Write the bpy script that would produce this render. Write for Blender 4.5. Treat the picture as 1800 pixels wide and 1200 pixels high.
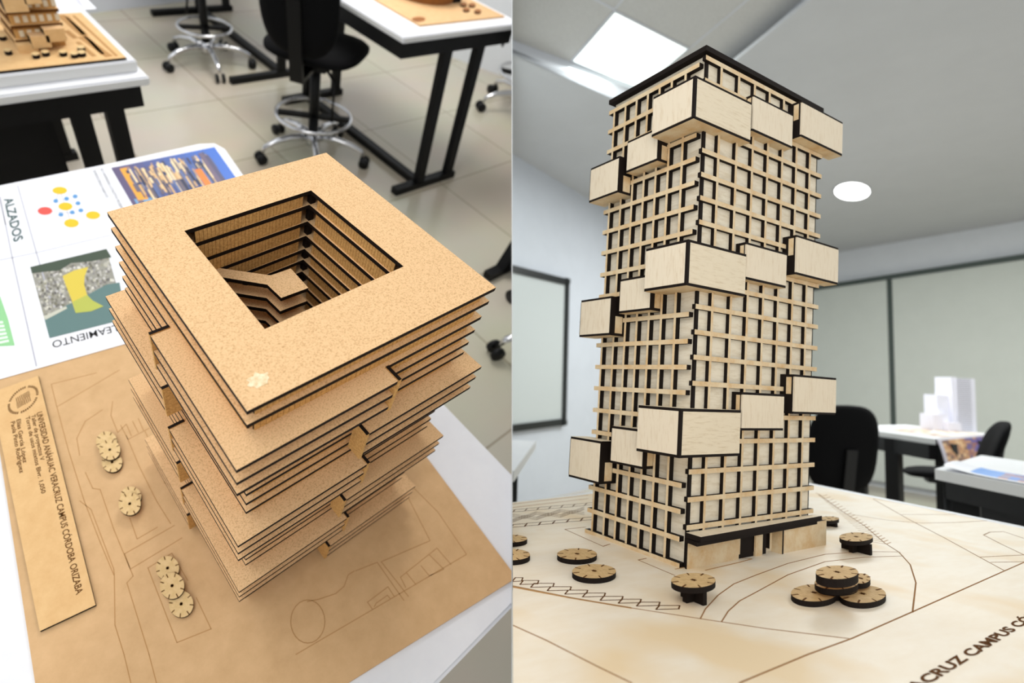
import bpy, bmesh, math, random
from mathutils import Matrix, Vector, geometry
random.seed(7)
R=math.radians; PI=math.pi
for o in list(bpy.data.objects): bpy.data.objects.remove(o)
SC=bpy.context.scene; COL=SC.collection
# ---------------------------------------------------------------- camera, world, exposure
# Two studio rooms stand side by side with a thin added partition between them; the camera stands at the
# edge of the partition and looks into both.  Each room has its own rigid placement (rotation, offset, metres per unit).
FPX,PPX,PPY=910.0,700.0,590.0
ROOM={
 'A':dict(s=.21,R=Matrix(((0.7575838665678293,-0.6326754166657547,0.1605879891615532),(0.39189439656626734,0.6376090577887269,0.6632295766668831),(0.5220014052242566,0.4395184940051847,-0.7309842859947919))),t=Vector((-1.0663373312918434,0.452680718080671,1.87416026533991))),
 'B':dict(s=.20,R=Matrix(((0.8961946061662855,-0.44085788015772137,0.049795154194926805),(-0.08092335770027484,-0.052078071396558956,0.995358872295881),(0.4362185668411762,0.8960648436259817,0.08234778661612707))),t=Vector((1.1810911085169342,-0.964281428431345,2.136219034515024)))}
def _cam_from_room(k):
    r=ROOM[k]; Rm=r['R']; t=r['t']*r['s']
    M=Matrix.Identity(4)
    for j in range(3):
        M[0][j]=Rm[0][j]; M[1][j]=Rm[1][j]; M[2][j]=-Rm[2][j]
    M[0][3],M[1][3],M[2][3]=t[0],t[1],-t[2]
    # re-orthonormalise
    q=M.to_3x3().to_quaternion().to_matrix().to_4x4(); q.translation=M.translation
    return q
CAMW=_cam_from_room('A').inverted()           # the world is upright for the room with the tiled floor
for k in ROOM: ROOM[k]['M']=CAMW@_cam_from_room(k)
cam=bpy.data.cameras.new('camera'); camo=bpy.data.objects.new('camera',cam); COL.objects.link(camo)
camo.matrix_world=CAMW; cam.sensor_width=36; cam.lens=36*FPX/1800; cam.shift_x=(900-PPX)/1800; cam.shift_y=-(600-PPY)/1800
cam.clip_start=.01; cam.clip_end=60
cam.dof.use_dof=True; cam.dof.focus_distance=.43; cam.dof.aperture_fstop=5.2
SC.camera=camo
w=bpy.data.worlds.new('world'); SC.world=w; w.use_nodes=True
w.node_tree.nodes['Background'].inputs[0].default_value=(.93,.97,1,1)
w.node_tree.nodes['Background'].inputs[1].default_value=.88
SC.view_settings.view_transform='Standard'; SC.view_settings.look='None'; SC.view_settings.gamma=1
SC.view_settings.exposure=0.05; SC.view_settings.use_curve_mapping=False
SC.cycles.max_bounces=8; SC.cycles.use_denoising=True
def W(k,p): r=ROOM[k]; return r['M']@(Vector(p)*r['s'])
def at(k,X,Y,z):                               # the point of room k's level z that is seen at photo pixel X,Y
    r=ROOM[k]; d=Vector(((X-PPX)/FPX,-(Y-PPY)/FPX,1)); Rt=r['R'].transposed(); dw=Rt@d; o=-(Rt@r['t']); q=(z-o.z)/dw.z
    return o+q*dw
def ray(k,X,Y):
    r=ROOM[k]; d=Vector(((X-PPX)/FPX,-(Y-PPY)/FPX,1)); Rt=r['R'].transposed(); return -(Rt@r['t']),Rt@d
def onplane(k,X,Y,p0,n):
    o,d=ray(k,X,Y); n=Vector(n); return o+d*((Vector(p0)-o).dot(n)/d.dot(n))
def area(k,loc,target,size,power,col=(1,1,1),name='ceiling_and_fill_light'):
    l=bpy.data.lights.new(name,'AREA'); l.energy=power; l.size=size[0]; l.shape='RECTANGLE'; l.size_y=size[1]; l.color=col
    o=bpy.data.objects.new(name,l); COL.objects.link(o)
    a,b=W(k,loc),W(k,target); o.location=a; o.rotation_euler=(b-a).to_track_quat('-Z','Y').to_euler(); return o
# the ceiling lamps of both rooms, with some added fill lamps among them
area('A',(1.0,4.5,6.2),(1.0,4.5,0),(1.1,.6),3,(1,.97,.93))
area('A',(-2.5,-.5,6.2),(-2.5,-.5,0),(.6,.6),1.5,(1,.96,.9))
area('A',(7.5,8.5,6.2),(7.5,8.5,0),(1.1,.6),34,(1,.97,.93))
area('A',(-5.2,-3.6,5.2),(1,0,-1.5),(.9,.9),7,(1,.97,.93))  # fill lamp added behind the camera to lift the tower's front faces
area('A',(-.8,.4,4.7),(1,-.8,-1.9),(.9,.9),2.5,(1,.97,.93))  # extra lamp added close above to brighten the near table
area('A',(9.5,10.5,6.4),(10.5,9,0),(1.0,.6),14,(1,.98,.95))  # lamp added to brighten the white wall
area('B',(9.0,8.05,9.66),(9.0,8.05,0),(.52,.38),10,(.95,1,.97))
area('B',(-6.5,-3.5,7.5),(0,0,1.2),(.9,.9),3.5,(1,.98,.95))
area('B',(19,6,9.2),(19,6,0),(1.2,1.2),80,(.97,1,.98))
area('B',(12,-2,9.2),(12,-2,0),(1.0,1.0),12,(.97,1,.98))
# ---------------------------------------------------------------- materials
def lin(c): return tuple(((x/255)/12.92 if x/255<=.04045 else ((x/255+.055)/1.055)**2.4) for x in c)+(1,)
MATS={}
def mat(name,c,rough=.6,metal=0,spec=.5,c2=None,scale=60,stretch=(1,1,1),lo=.35,hi=.65,bump=0,emit=None,c3=None,s3=3,detail=6):
    m=bpy.data.materials.new(name); m.use_nodes=True; nt=m.node_tree; N=nt.nodes; L=nt.links; b=N['Principled BSDF']
    b.inputs['Base Color'].default_value=lin(c); b.inputs['Roughness'].default_value=rough; b.inputs['Metallic'].default_value=metal
    b.inputs['Specular IOR Level'].default_value=spec
    if emit: b.inputs['Emission Color'].default_value=lin(emit[0]); b.inputs['Emission Strength'].default_value=emit[1]
    if c2 is not None:
        tc=N.new('ShaderNodeTexCoord'); mp=N.new('ShaderNodeMapping'); mp.inputs['Scale'].default_value=stretch
        nz=N.new('ShaderNodeTexNoise'); nz.inputs['Scale'].default_value=scale; nz.inputs['Detail'].default_value=detail; nz.inputs['Roughness'].default_value=.7
        cr=N.new('ShaderNodeValToRGB'); cr.color_ramp.elements[0].position=lo; cr.color_ramp.elements[0].color=lin(c2); cr.color_ramp.elements[1].position=hi; cr.color_ramp.elements[1].color=lin(c)
        L.new(tc.outputs['Object'],mp.inputs[0]); L.new(mp.outputs[0],nz.inputs[0]); L.new(nz.outputs['Fac'],cr.inputs[0]); out=cr.outputs[0]
        if c3 is not None:
            n2=N.new('ShaderNodeTexNoise'); n2.inputs['Scale'].default_value=s3; n2.inputs['Detail'].default_value=3
            r2=N.new('ShaderNodeValToRGB'); r2.color_ramp.elements[0].position=.5; r2.color_ramp.elements[0].color=(0,0,0,1); r2.color_ramp.elements[1].position=.62; r2.color_ramp.elements[1].color=(1,1,1,1)
            mx=N.new('ShaderNodeMix'); mx.data_type='RGBA'; mx.inputs['B'].default_value=lin(c3)
            L.new(tc.outputs['Object'],n2.inputs[0]); L.new(n2.outputs['Fac'],r2.inputs[0]); L.new(r2.outputs[0],mx.inputs['Factor']); L.new(out,mx.inputs['A']); out=mx.outputs['Result']
        L.new(out,b.inputs['Base Color'])
        if bump:
            bp=N.new('ShaderNodeBump'); bp.inputs['Strength'].default_value=bump; bp.inputs['Distance'].default_value=.001; L.new(nz.outputs['Fac'],bp.inputs['Height']); L.new(bp.outputs[0],b.inputs['Normal'])
    MATS[name]=m; return m
mat('mdf',(226,188,142),.8,spec=.15,c2=(176,134,88),scale=850,lo=.3,hi=.52,bump=.12)
mat('mdf_band',(214,168,104),.8,spec=.2,c2=(170,124,70),scale=500,lo=.3,hi=.6)
mat('mdf_board',(214,176,130),.7,spec=.3,c2=(200,162,116),scale=40,lo=.3,hi=.7)
mat('mdf_plate',(226,188,134),.7,spec=.3,c2=(214,172,118),scale=60,lo=.3,hi=.7)
mat('burnt',(22,13,8),.8,spec=.2)
mat('engrave',(96,60,26),.9,spec=.1)
mat('engrave_mid',(150,108,66),.9,spec=.1)
mat('engrave_soft',(180,138,90),.9,spec=.1)
mat('ply',(226,212,186),.6,spec=.3,c2=(206,186,154),scale=90,stretch=(1,1,5),lo=.22,hi=.5)
mat('ply_h',(226,212,186),.6,spec=.3,c2=(202,182,150),scale=60,stretch=(1,1,9),lo=.25,hi=.5)
mat('ply_v',(228,214,190),.6,spec=.3,c2=(210,190,160),scale=60,stretch=(9,9,1),lo=.25,hi=.5)
mat('ply_bar',(223,203,168),.6,spec=.3,c2=(206,168,116),scale=50,lo=.3,hi=.6)
mat('ply_core',(230,219,197),.6,spec=.3,c2=(208,192,164),scale=45,stretch=(1,1,6),lo=.3,hi=.55)
mat('ply_board',(240,228,208),.5,spec=.4,c2=(234,218,192),scale=14,stretch=(1,4,1),lo=.3,hi=.6,c3=(232,208,170),s3=9)
mat('ply_disc',(214,182,132),.7,spec=.2,c2=(190,154,104),scale=260,lo=.3,hi=.6)
mat('disc_mdf',(222,192,142),.7,spec=.2,c2=(206,174,118),scale=200,lo=.3,hi=.6)
mat('white_top',(232,233,236),.35,spec=.5,c2=(227,228,232),scale=20)
mat('white_edge',(214,214,212),.5)
mat('black_metal',(6,6,7),.5,spec=.25,c2=(4,4,5),scale=80)
mat('black_fabric',(6,6,8),.9,spec=.15,c2=(3,3,4),scale=300)
mat('black_plastic',(8,8,9),.45,spec=.3,c2=(6,6,7),scale=100)
mat('chrome',(225,225,228),.12,metal=1)
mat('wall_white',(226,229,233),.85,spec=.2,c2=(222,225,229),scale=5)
mat('ceiling_white',(200,202,205),.9,spec=.2,c2=(197,199,202),scale=4)
mat('ceiling_tile',(206,206,204),.9,spec=.2,c2=(186,186,184),scale=160)
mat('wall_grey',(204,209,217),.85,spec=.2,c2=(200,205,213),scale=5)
mat('cove_white',(206,209,216),.8,spec=.2)
mat('blind',(208,212,205),.85,spec=.1,c2=(205,209,202),scale=6)
mat('dark_gap',(70,80,76),.6)
mat('panel_lit',(255,255,255),.5,emit=((238,255,246),1.25))
mat('down_lit',(255,255,255),.5,emit=((255,255,250),8))
mat('board_frame',(20,24,26),.4)
mat('board_white',(196,202,202),.25,spec=.5)
mat('paper',(238,239,245),.55,spec=.3)
mat('model_white',(226,226,236),.7)
mat('model_grey',(176,176,184),.7)
mat('ink',(52,58,62),.7)
mat('ink_black',(24,24,26),.7)
mat('ink_green',(50,80,78),.7)
mat('ink_grey',(176,176,188),.7)
mat('glue',(240,224,190),.35,c2=(214,186,140),scale=300)
mat('brown_cyl',(150,92,30),.7,c2=(120,70,20),scale=40)
m=bpy.data.materials.new('print'); m.use_nodes=True; a=m.node_tree.nodes.new('ShaderNodeVertexColor'); a.layer_name='Col'
m.node_tree.links.new(a.outputs[0],m.node_tree.nodes['Principled BSDF'].inputs['Base Color']); m.node_tree.nodes['Principled BSDF'].inputs['Roughness'].default_value=.4; MATS['print']=m
def floor_material():
    m=bpy.data.materials.new('floor_tile'); m.use_nodes=True; N=m.node_tree.nodes; L=m.node_tree.links; b=N['Principled BSDF']
    tc=N.new('ShaderNodeTexCoord'); mp=N.new('ShaderNodeMapping'); mp.inputs['Location'].default_value=(.02,.06,0)
    br=N.new('ShaderNodeTexBrick'); br.offset=0; br.inputs['Scale'].default_value=1; br.inputs['Brick Width'].default_value=.6; br.inputs['Row Height'].default_value=.6; br.inputs['Mortar Size'].default_value=.004; br.inputs['Mortar Smooth'].default_value=.1
    br.inputs['Color1'].default_value=lin((206,198,180)); br.inputs['Color2'].default_value=lin((200,190,171)); br.inputs['Mortar'].default_value=lin((168,156,136))
    nz=N.new('ShaderNodeTexNoise'); nz.inputs['Scale'].default_value=2.2; nz.inputs['Detail'].default_value=5
    mx=N.new('ShaderNodeMix'); mx.data_type='RGBA'; mx.blend_type='MULTIPLY'; mx.inputs['Factor'].default_value=.22
    L.new(tc.outputs['Object'],mp.inputs[0]); L.new(mp.outputs[0],br.inputs[0]); L.new(tc.outputs['Object'],nz.inputs[0])
    L.new(br.outputs['Color'],mx.inputs['A']); L.new(nz.outputs['Color'],mx.inputs['B']); L.new(mx.outputs['Result'],b.inputs['Base Color'])
    b.inputs['Roughness'].default_value=.16; b.inputs['Specular IOR Level'].default_value=.5; MATS['floor_tile']=m
floor_material()
# ---------------------------------------------------------------- mesh helper
class MB:
    """collects shapes given in room units; build() links them as ONE mesh object"""
    def __init__(s): s.v=[];s.f=[];s.m=[];s.c=[];s.sm=[];s.names=[]
    def mi(s,n):
        if n not in s.names: s.names.append(n)
        return s.names.index(n)
    def add(s,vs,fs,m,col=None,smooth=False):
        o=len(s.v); s.v+=[Vector(p) for p in vs]
        for i,f in enumerate(fs):
            s.f.append([o+j for j in f]); mm=m[i] if isinstance(m,(list,tuple)) else m; s.m.append(s.mi(mm)); s.c.append(col or (1,1,1,1)); s.sm.append(smooth)
        return s
    def box(s,x0,x1,y0,y1,z0,z1,m,mx=None,my=None,mz=None,fn=None):
        vs=[(x,y,z) for z in (z0,z1) for y in (y0,y1) for x in (x0,x1)]
        if fn: vs=[fn(*p) for p in vs]
        mx,my,mz=mx or m,my or m,mz or m
        return s.add(vs,[(0,2,3,1),(4,5,7,6),(0,1,5,4),(2,6,7,3),(0,4,6,2),(1,3,7,5)],[mz,mz,my,my,mx,mx])
    def prism(s,poly,z0,z1,m,side=None,hole=None,fn=None,bot=None):
        P=[Vector((p[0],p[1],0)) for p in poly]; loops=[P]
        if hole: loops.append([Vector((p[0],p[1],0)) for p in hole])
        tri=geometry.tessellate_polygon(loops); allp=[q for l in loops for q in l]; n=len(allp)
        f3=fn or (lambda x,y,z:(x,y,z))
        vs=[f3(q.x,q.y,z0) for q in allp]+[f3(q.x,q.y,z1) for q in allp]
        fs=[];ms=[];side=side or m
        for t in tri:
            a,b,c=t; nrm=(allp[b]-allp[a]).cross(allp[c]-allp[a]).z
            if nrm<0: a,b,c=c,b,a
            fs+=[(a+n,b+n,c+n),(c,b,a)]; ms+=[m,bot or m]
        o=0
        for l in loops:
            k=len(l)
            for i in range(k): fs.append((o+i,o+(i+1)%k,o+(i+1)%k+n,o+i+n)); ms.append(side)
            o+=k
        return s.add(vs,fs,ms)
    def beam(s,p,q,wd,h,m,up=(0,0,1)):
        p,q=Vector(p),Vector(q); d=(q-p).normalized(); up=Vector(up); x=d.cross(up)
        if x.length<1e-4: x=d.cross(Vector((0,1,0)))
        x.normalize(); y=x.cross(d)
        vs=[e+x*(a*wd/2)+y*(b*h/2) for e in (p,q) for a,b in ((-1,-1),(1,-1),(1,1),(-1,1))]
        return s.add(vs,[(0,1,2,3),(7,6,5,4),(0,4,5,1),(1,5,6,2),(2,6,7,3),(3,7,4,0)],m)
    def tube(s,pts,r,m,n=12,closed=False,caps=True):
        pts=[Vector(p) for p in pts]; k=len(pts); rs=r if isinstance(r,(list,tuple)) else [r]*k
        vs=[];fs=[]
        for i in range(k):
            a=pts[(i-1)%k] if (closed or i>0) else pts[i]; b=pts[(i+1)%k] if (closed or i<k-1) else pts[i]
            d=(b-a).normalized(); x=d.cross(Vector((.13,.21,.97))).normalized(); y=d.cross(x)
            vs+=[pts[i]+(x*math.cos(2*PI*j/n)+y*math.sin(2*PI*j/n))*rs[i] for j in range(n)]
        for i in range(k if closed else k-1):
            i2=(i+1)%k
            for j in range(n): fs.append((i*n+j,i*n+(j+1)%n,i2*n+(j+1)%n,i2*n+j))
        if caps and not closed: fs+=[tuple(range(n-1,-1,-1)),tuple((k-1)*n+j for j in range(n))]
        return s.add(vs,fs,m,smooth=True)
    def ribbon(s,pts,wd,h,m,closed=False):
        """a thin raised strip along a polyline lying on a level"""
        pts=[Vector(p) for p in pts]
        if closed: pts=pts+[pts[0]]
        for a,b in zip(pts,pts[1:]):
            if (b-a).length<1e-6: continue
            d=(b-a).normalized(); x=Vector((-d.y,d.x,0))*wd/2; e=d*wd*.3; up=Vector((0,0,h))
            s.add([a-x-e,b-x+e,b+x+e,a+x-e,a-x-e+up,b-x+e+up,b+x+e+up,a+x-e+up],[(3,2,1,0),(4,5,6,7),(0,1,5,4),(1,2,6,5),(2,3,7,6),(3,0,4,7)],m)
        return s
    def oval(s,c,a,b,z0,z1,m,side,n=48):
        c,a,b=Vector(c),Vector(a),Vector(b)
        ring=[c+a*math.cos(2*PI*i/n)+b*math.sin(2*PI*i/n) for i in range(n)]
        if a.x*b.y-a.y*b.x<0: ring.reverse()
        return s.prism([(p.x,p.y) for p in ring],z0,z1,m,side)
    def quad(s,pts,m='print',col=None):
        return s.add(pts,[tuple(range(len(pts)))],m,col)
    def build(s,name,room,parent=None,loc=None,label=None,cat=None,group=None,kind=None,bevel=0):
        r=ROOM[room]; 
        if parent is not None:
            base=Vector(parent['_base'])
        else: base=Vector(loc) if loc is not None else Vector((0,0,0))
        me=bpy.data.meshes.new(name); me.from_pydata([(p-base)*r['s'] for p in s.v],[],s.f)
        for n in s.names: me.materials.append(MATS[n])
        for p,mi_,sm in zip(me.polygons,s.m,s.sm): p.material_index=mi_; p.use_smooth=sm
        if 'print' in s.names:
            ca=me.color_attributes.new('Col','FLOAT_COLOR','CORNER'); k=0
            for p,c in zip(me.polygons,s.c):
                for li in p.loop_indices: ca.data[li].color=c
        o=bpy.data.objects.new(name,me); COL.objects.link(o); o['_base']=list(base); o['_room']=room
        if parent is not None: o.parent=parent
        else: o.matrix_world=r['M']@Matrix.Translation(base*r['s'])
        if bevel:
            bm=bmesh.new(); bm.from_mesh(me); bmesh.ops.bevel(bm,geom=[e for e in bm.edges if len(e.link_faces)==2 and e.calc_face_angle(0)>.6],offset=bevel*r['s'],segments=2,affect='EDGES'); bm.to_mesh(me); bm.free()
        if label: o['label']=label
        if cat: o['category']=cat
        if group: o['group']=group
        if kind: o['kind']=kind
        return o
def thing(name,room,loc,label,cat,group=None):
    o=bpy.data.objects.new(name,None); COL.objects.link(o); r=ROOM[room]
    o.matrix_world=r['M']@Matrix.Translation(Vector(loc)*r['s']); o.empty_display_size=.05
    o['_base']=list(loc); o['_room']=room; o['label']=label; o['category']=cat
    if group: o['group']=group
    return o
def struct(mb,name,room): return mb.build(name,room,kind='structure')
_tc={}
def text2d(t,bold=0):
    """outline triangles of a word: list of verts (x 0..w, y in cap heights) and faces, and its width"""
    if (t,bold) in _tc: return _tc[(t,bold)]
    c=bpy.data.curves.new('lettering','FONT'); c.body=t; c.size=1; c.offset=bold; c.resolution_u=3
    o=bpy.data.objects.new('lettering',c); COL.objects.link(o); dg=bpy.context.evaluated_depsgraph_get(); me=o.evaluated_get(dg).to_mesh()
    vs=[(v.co.x,v.co.y) for v in me.vertices]; fs=[tuple(p.vertices) for p in me.polygons]
    x0=min(v[0] for v in vs); x1=max(v[0] for v in vs); cap=.69
    vs=[((x-x0)/(x1-x0),y/cap) for x,y in vs]
    o.evaluated_get(dg).to_mesh_clear(); bpy.data.objects.remove(o); bpy.data.curves.remove(c)
    _tc[(t,bold)]=(vs,fs); return vs,fs
def put_text(mb,t,p0,p1,up,h,m,bold=0):
    """word t from p0 to p1 on a level, cap height vector up, raised h"""
    vs,fs=text2d(t,bold); p0,p1,up=Vector(p0),Vector(p1),Vector(up); d=p1-p0; nz=Vector((0,0,h))
    P=[p0+d*x+up*y+nz for x,y in vs]
    flip=d.cross(up).z<0
    mb.add(P,[tuple(reversed(f)) if flip else f for f in fs],m)
# ================================================================ ROOM A : the MDF tower seen from above
ZT=-1.90; ZB=-1.885; ZF=-5.35      # worktop level, site board level, floor level
# -- shell
mb=MB(); mb.box(-6,34,-6,22.5,ZF-.3,ZF,'floor_tile'); struct(mb,'floor','A')
p0,p1=at('A',752,85,ZF),at('A',900,140,ZF); d=(p1-p0).normalized(); a_=p0-d*14; b_=p1+d*16; nn=Vector((-d.y,d.x,0))
if nn.x<0: nn=-nn
mb=MB(); mb.prism([(a_.x,a_.y),(b_.x,b_.y),((b_+nn*.4).x,(b_+nn*.4).y),((a_+nn*.4).x,(a_+nn*.4).y)],ZF,7.3,'wall_white'); struct(mb,'wall_right','A')
q0,q1=at('A',172,20,ZF),at('A',310,3,ZF); d=(q1-q0).normalized(); a_=q0-d*12; b_=q1+d*5.5; nn=Vector((-d.y,d.x,0)); nn=nn if nn.y>0 else -nn
mb=MB(); mb.prism([(a_.x,a_.y),(b_.x,b_.y),((b_+nn*.4).x,(b_+nn*.4).y),((a_+nn*.4).x,(a_+nn*.4).y)],ZF,7.3,'wall_white'); struct(mb,'wall_back','A')
mb=MB(); k=-nn*.06; mb.prism([((a_+k).x,(a_+k).y),((b_+k).x,(b_+k).y),(b_.x,b_.y),(a_.x,a_.y)],ZF,ZF+.45,'cove_white'); struct(mb,'baseboard_back','A')
# -- drafting tables
def table(room,label,x0,x1,y0,y1,zt,zf,th=.11,inset=.35,legs=None,endframe='y0',board=None,group=None,corners=None,foot=.75):
    t=thing('drafting_table',room,((x0+x1)/2,(y0+y1)/2,zf),label,'table',group)
    mb=MB(); mb.box(x0,x1,y0,y1,zt-th,zt,'white_top',mx='white_edge',my='white_edge'); mb.build('worktop',room,t,bevel=.02)
    i=.1; zt2=zt-th
    for nm,(a,b,c,d) in (('apron',(x0+i,x1-i,y0+i,y0+i+.14)),('apron',(x0+i,x1-i,y1-i-.14,y1-i)),('apron',(x0+i,x0+i+.14,y0+i+.14,y1-i-.14)),('apron',(x1-i-.14,x1-i,y0+i+.14,y1-i-.14))):
        mb=MB(); mb.box(a,b,c,d,zt2-.3,zt2,'black_metal'); mb.build(nm,room,t)
    ys=((y0+i+.08,),(y1-i-.08,))
    xs=legs or (x0+(x1-x0)*.42,x0+(x1-x0)*.78)
    for yy in (y0+i+.08,y1-i-.08):
        for xx in xs:
            mb=MB(); mb.box(xx-.11,xx+.11,yy-.08,yy+.08,zf+.16,zt2-.3,'black_metal'); mb.build('leg',room,t)
        mb=MB(); mb.box(xs[0]-foot,xs[1]+.2,yy-.1,yy+.1,zf,zf+.16,'black_metal'); mb.build('foot_bar',room,t)
    mb=MB(); mb.box(xs[0]-.1,xs[0]+.1,y0+i+.18,y1-i-.18,zf+.02,zf+.18,'black_metal'); mb.build('stretcher',room,t)
    return t
# near table, under the tower
nt=thing('drafting_table','A',(-1.5,.8,ZF),'white-topped drafting table under the large square MDF tower and its site board','table')
mb=MB(); P=[at('A',*q,ZT) for q in ((783,712),(900,853))]
yfr=at('A',820,1150,ZT).y-.0; xr=at('A',860,790,ZT).x
mb.box(-7.5,xr,yfr,3.3,ZT-.13,ZT,'white_top',mx='white_edge',my='white_edge'); mb.build('worktop','A',nt,bevel=.02)
for a,b,c,d in ((-7.3,xr-.15,yfr+.15,yfr+.3),(-7.3,xr-.15,3.0,3.15),(xr-.3,xr-.15,yfr+.3,3.0)):
    mb=MB(); mb.box(a,b,c,d,ZT-.45,ZT-.13,'black_metal'); mb.build('apron','A',nt)
for a,b in ((xr-.3,yfr+.4),(xr-.3,2.8),(-7.1,yfr+.4),(-7.1,2.8)):
    mb=MB(); mb.box(a-.1,a+.1,b-.1,b+.1,ZF,ZT-.13,'black_metal'); mb.build('leg','A',nt)
c2=at('A',710,66,ZT); r2=at('A',899,40,ZT)
table('A','white drafting table beside the wall with black paired legs, carrying a round brown model',c2.x,r2.x+.25,c2.y,c2.y+5.1,ZT,ZF,legs=(c2.x+1.35,c2.x+2.3))
c3=at('A',258,130,ZT)
table('A','white drafting table at upper left with a small wooden tower model on it',c3.x-7.5,c3.x,c3.y-.08,c3.y+4.6,ZT,ZF,legs=(c3.x-.88,c3.x-.47))
t4=table('A','drafting table standing furthest back behind the black chairs, black legs showing',6.6,9.8,11.7,17.2,ZT,ZF,legs=(7.95,8.9),foot=1.6)
t5=thing('drafting_table','A',(9.5,2.4,ZF),'drafting table whose black leg reaches past the big MDF tower by the picture division','table')
fb0=at('A',858,480,ZF+.16)
mb=MB(); mb.beam((fb0.x,fb0.y,ZF+.08),(fb0.x+4.5,fb0.y,ZF+.08),.2,.16,'black_metal'); mb.build('foot_bar','A',t5)
for q in (.42,2.6):
    mb=MB(); mb.beam((fb0.x+q,fb0.y,ZF+.1),(fb0.x+q+1.3,fb0.y,ZT-.1),.2,.18,'black_metal'); mb.build('leg','A',t5)
mb=MB(); mb.box(fb0.x+2.6,fb0.x+6,fb0.y-2.5,fb0.y+.9,ZT-.11,ZT,'white_top'); mb.build('worktop','A',t5)
# -- site board with engraving
sb=thing('site_board','A',(.2,-.3,ZT),'square MDF site board with engraved plan lines on the near white table','model base')
bx1=(at('A',785,850,ZB).x+at('A',897,1000,ZB).x)/2; byf=(at('A',900,1020,ZB).y+at('A',692,1150,ZB).y)/2
BL=[at('A',0,800,ZB),at('A',8,850,ZB),at('A',54,1150,ZB),at('A',62,1200,ZB)]
dL=(BL[2]-BL[1]).normalized(); dF=(at('A',692,1150,ZB)-at('A',900,1020,ZB)).normalized(); dR=(at('A',785,850,ZB)-at('A',897,1000,ZB)).normalized()
def isect(p,d,q,e):
    den=d.x*e.y-d.y*e.x; s_=((q.x-p.x)*e.y-(q.y-p.y)*e.x)/den; return p+d*s_
FR=isect(at('A',900,1020,ZB),dF,at('A',785,850,ZB),dR); FL=isect(at('A',900,1020,ZB),dF,BL[1],dL)
BLc=BL[1]-dL*1.75; BRc=FR+dR*3.05
mb=MB(); mb.prism([(FL.x,FL.y),(FR.x,FR.y),(BRc.x,BRc.y),(BLc.x,BLc.y)],ZT,ZB,'mdf_board','engrave_soft'); mb.build('board','A',sb)
mb=MB()
def pl(mb,room,z,pts,wd=.0042,m='engrave_soft',closed=False,h=.0006): mb.ribbon([at(room,x,y,z) for x,y in pts],wd,h,m,closed)
for pts in (
 [(140,880),(160,895),(200,1000),(201,1010),(202,1098),(218,1150),(230,1200)],
 [(150,830),(163,858),(176,860),(200,930),(228,998)],
 [(219,973),(307,923)],[(219,973),(229,1000),(320,945)],[(229,1000),(234,1012),(223,1024),(262,1150),(275,1200)],
 [(228,910),(241,947),(277,926)],[(260,998),(302,972),(330,1020)],[(260,998),(311,1129),(371,1105),(345,1050)],
 [(90,675),(170,655)],[(90,675),(100,715),(210,650)],[(100,715),(120,790),(148,880),(175,950),(200,1010)],
 [(198,705),(195,730),(207,760),(222,745)],[(212,747),(225,772),(263,752)],[(222,745),(231,766)],[(233,740),(243,760)],[(243,735),(252,756)],[(255,758),(270,790),(290,850)],
 [(140,800),(135,770),(150,740),(180,720)],[(222,765),(245,820),(275,880),(300,920)],
 [(520,1150),(655,1071),(820,974),(770,900),(720,850)],[(700,840),(756,950),(670,987),(718,1048)],[(625,1003),(663,988),(710,1055)],
 [(646,1058),(682,1031),(693,1048)],[(646,1058),(655,1071)],[(658,1066),(661,1060),(681,1046),(686,1052)],
 [(704,1014),(768,963),(793,992)],[(704,1014),(713,1032)],[(715,1007),(731,1027)],[(740,994),(755,1012)],[(755,975),(780,1000),(755,1012)],
[(623,1003),(612,1010),(605,1030),(590,1043),(560,1053),(540,1057)],[(557,848),(620,870)]):
    pl(mb,'A',ZB,pts)
pl(mb,'A',ZB,[(541+30*math.cos(t*PI/12),1092+38*math.sin(t*PI/12)) for t in range(24)],closed=True)
mb.build('engraving','A',sb)
# -- name plate
ZP=ZB+.018
npo=thing('name_plate','A',at('A',90,880,ZB),'long raised MDF name plate with burnt lettering and round emblem','name plate')
c=[at('A',*q,ZP) for q in ((-16,690),(67,660),(168,1063),(70,1109))]
mb=MB(); mb.prism([(p.x,p.y) for p in c],ZB,ZP,'mdf_plate','burnt'); mb.build('plate','A',npo)
mb=MB()
upv=(at('A',76,722,ZP)-at('A',66,726,ZP))
def np_line(t,a,b,cap,bold=.012):
    p,q=at('A',*a,ZP),at('A',*b,ZP); u=upv-(q-p)*(upv.dot(q-p)/(q-p).length_squared); put_text(mb,t,p,q,u.normalized()*cap,.0012,'engrave',bold)
np_line('UNIVERSIDAD ANÁHUAC VERACRUZ CAMPUS CÓRDOBA ORIZABA',(64,726),(134,1046),.032)
np_line('Taller de proyectos V',(55,730),(71,810),.022)
np_line('Torre de usos mixtos Blvr. 1,050',(45,733),(73,868),.022)
np_line('Elías García López',(29,738),(41,814),.022)
np_line('Paola Pinto Rodríguez',(19,742),(35,832),.022)
mb.build('lettering','A',npo)
mb=MB()
ec=at('A',41,702,ZP); ea=at('A',66,694,ZP)-ec; eb=at('A',45,680,ZP)-ec
for i in range(44):
    if i%11==10: continue
    t0=2*PI*i/44; t1=2*PI*(i+.62)/44
    f=lambda t,r: ec+ea*(r*math.cos(t))+eb*(r*math.sin(t))
    q=[f(t0,.9),f(t0,1.06),f(t1,1.06),f(t1,.9)]
    if (ea.x*eb.y-ea.y*eb.x)>0: q=[q[0],q[1],q[2],q[3]]
    mb.quad([p+Vector((0,0,.0012)) for p in q],'engrave')
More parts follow.
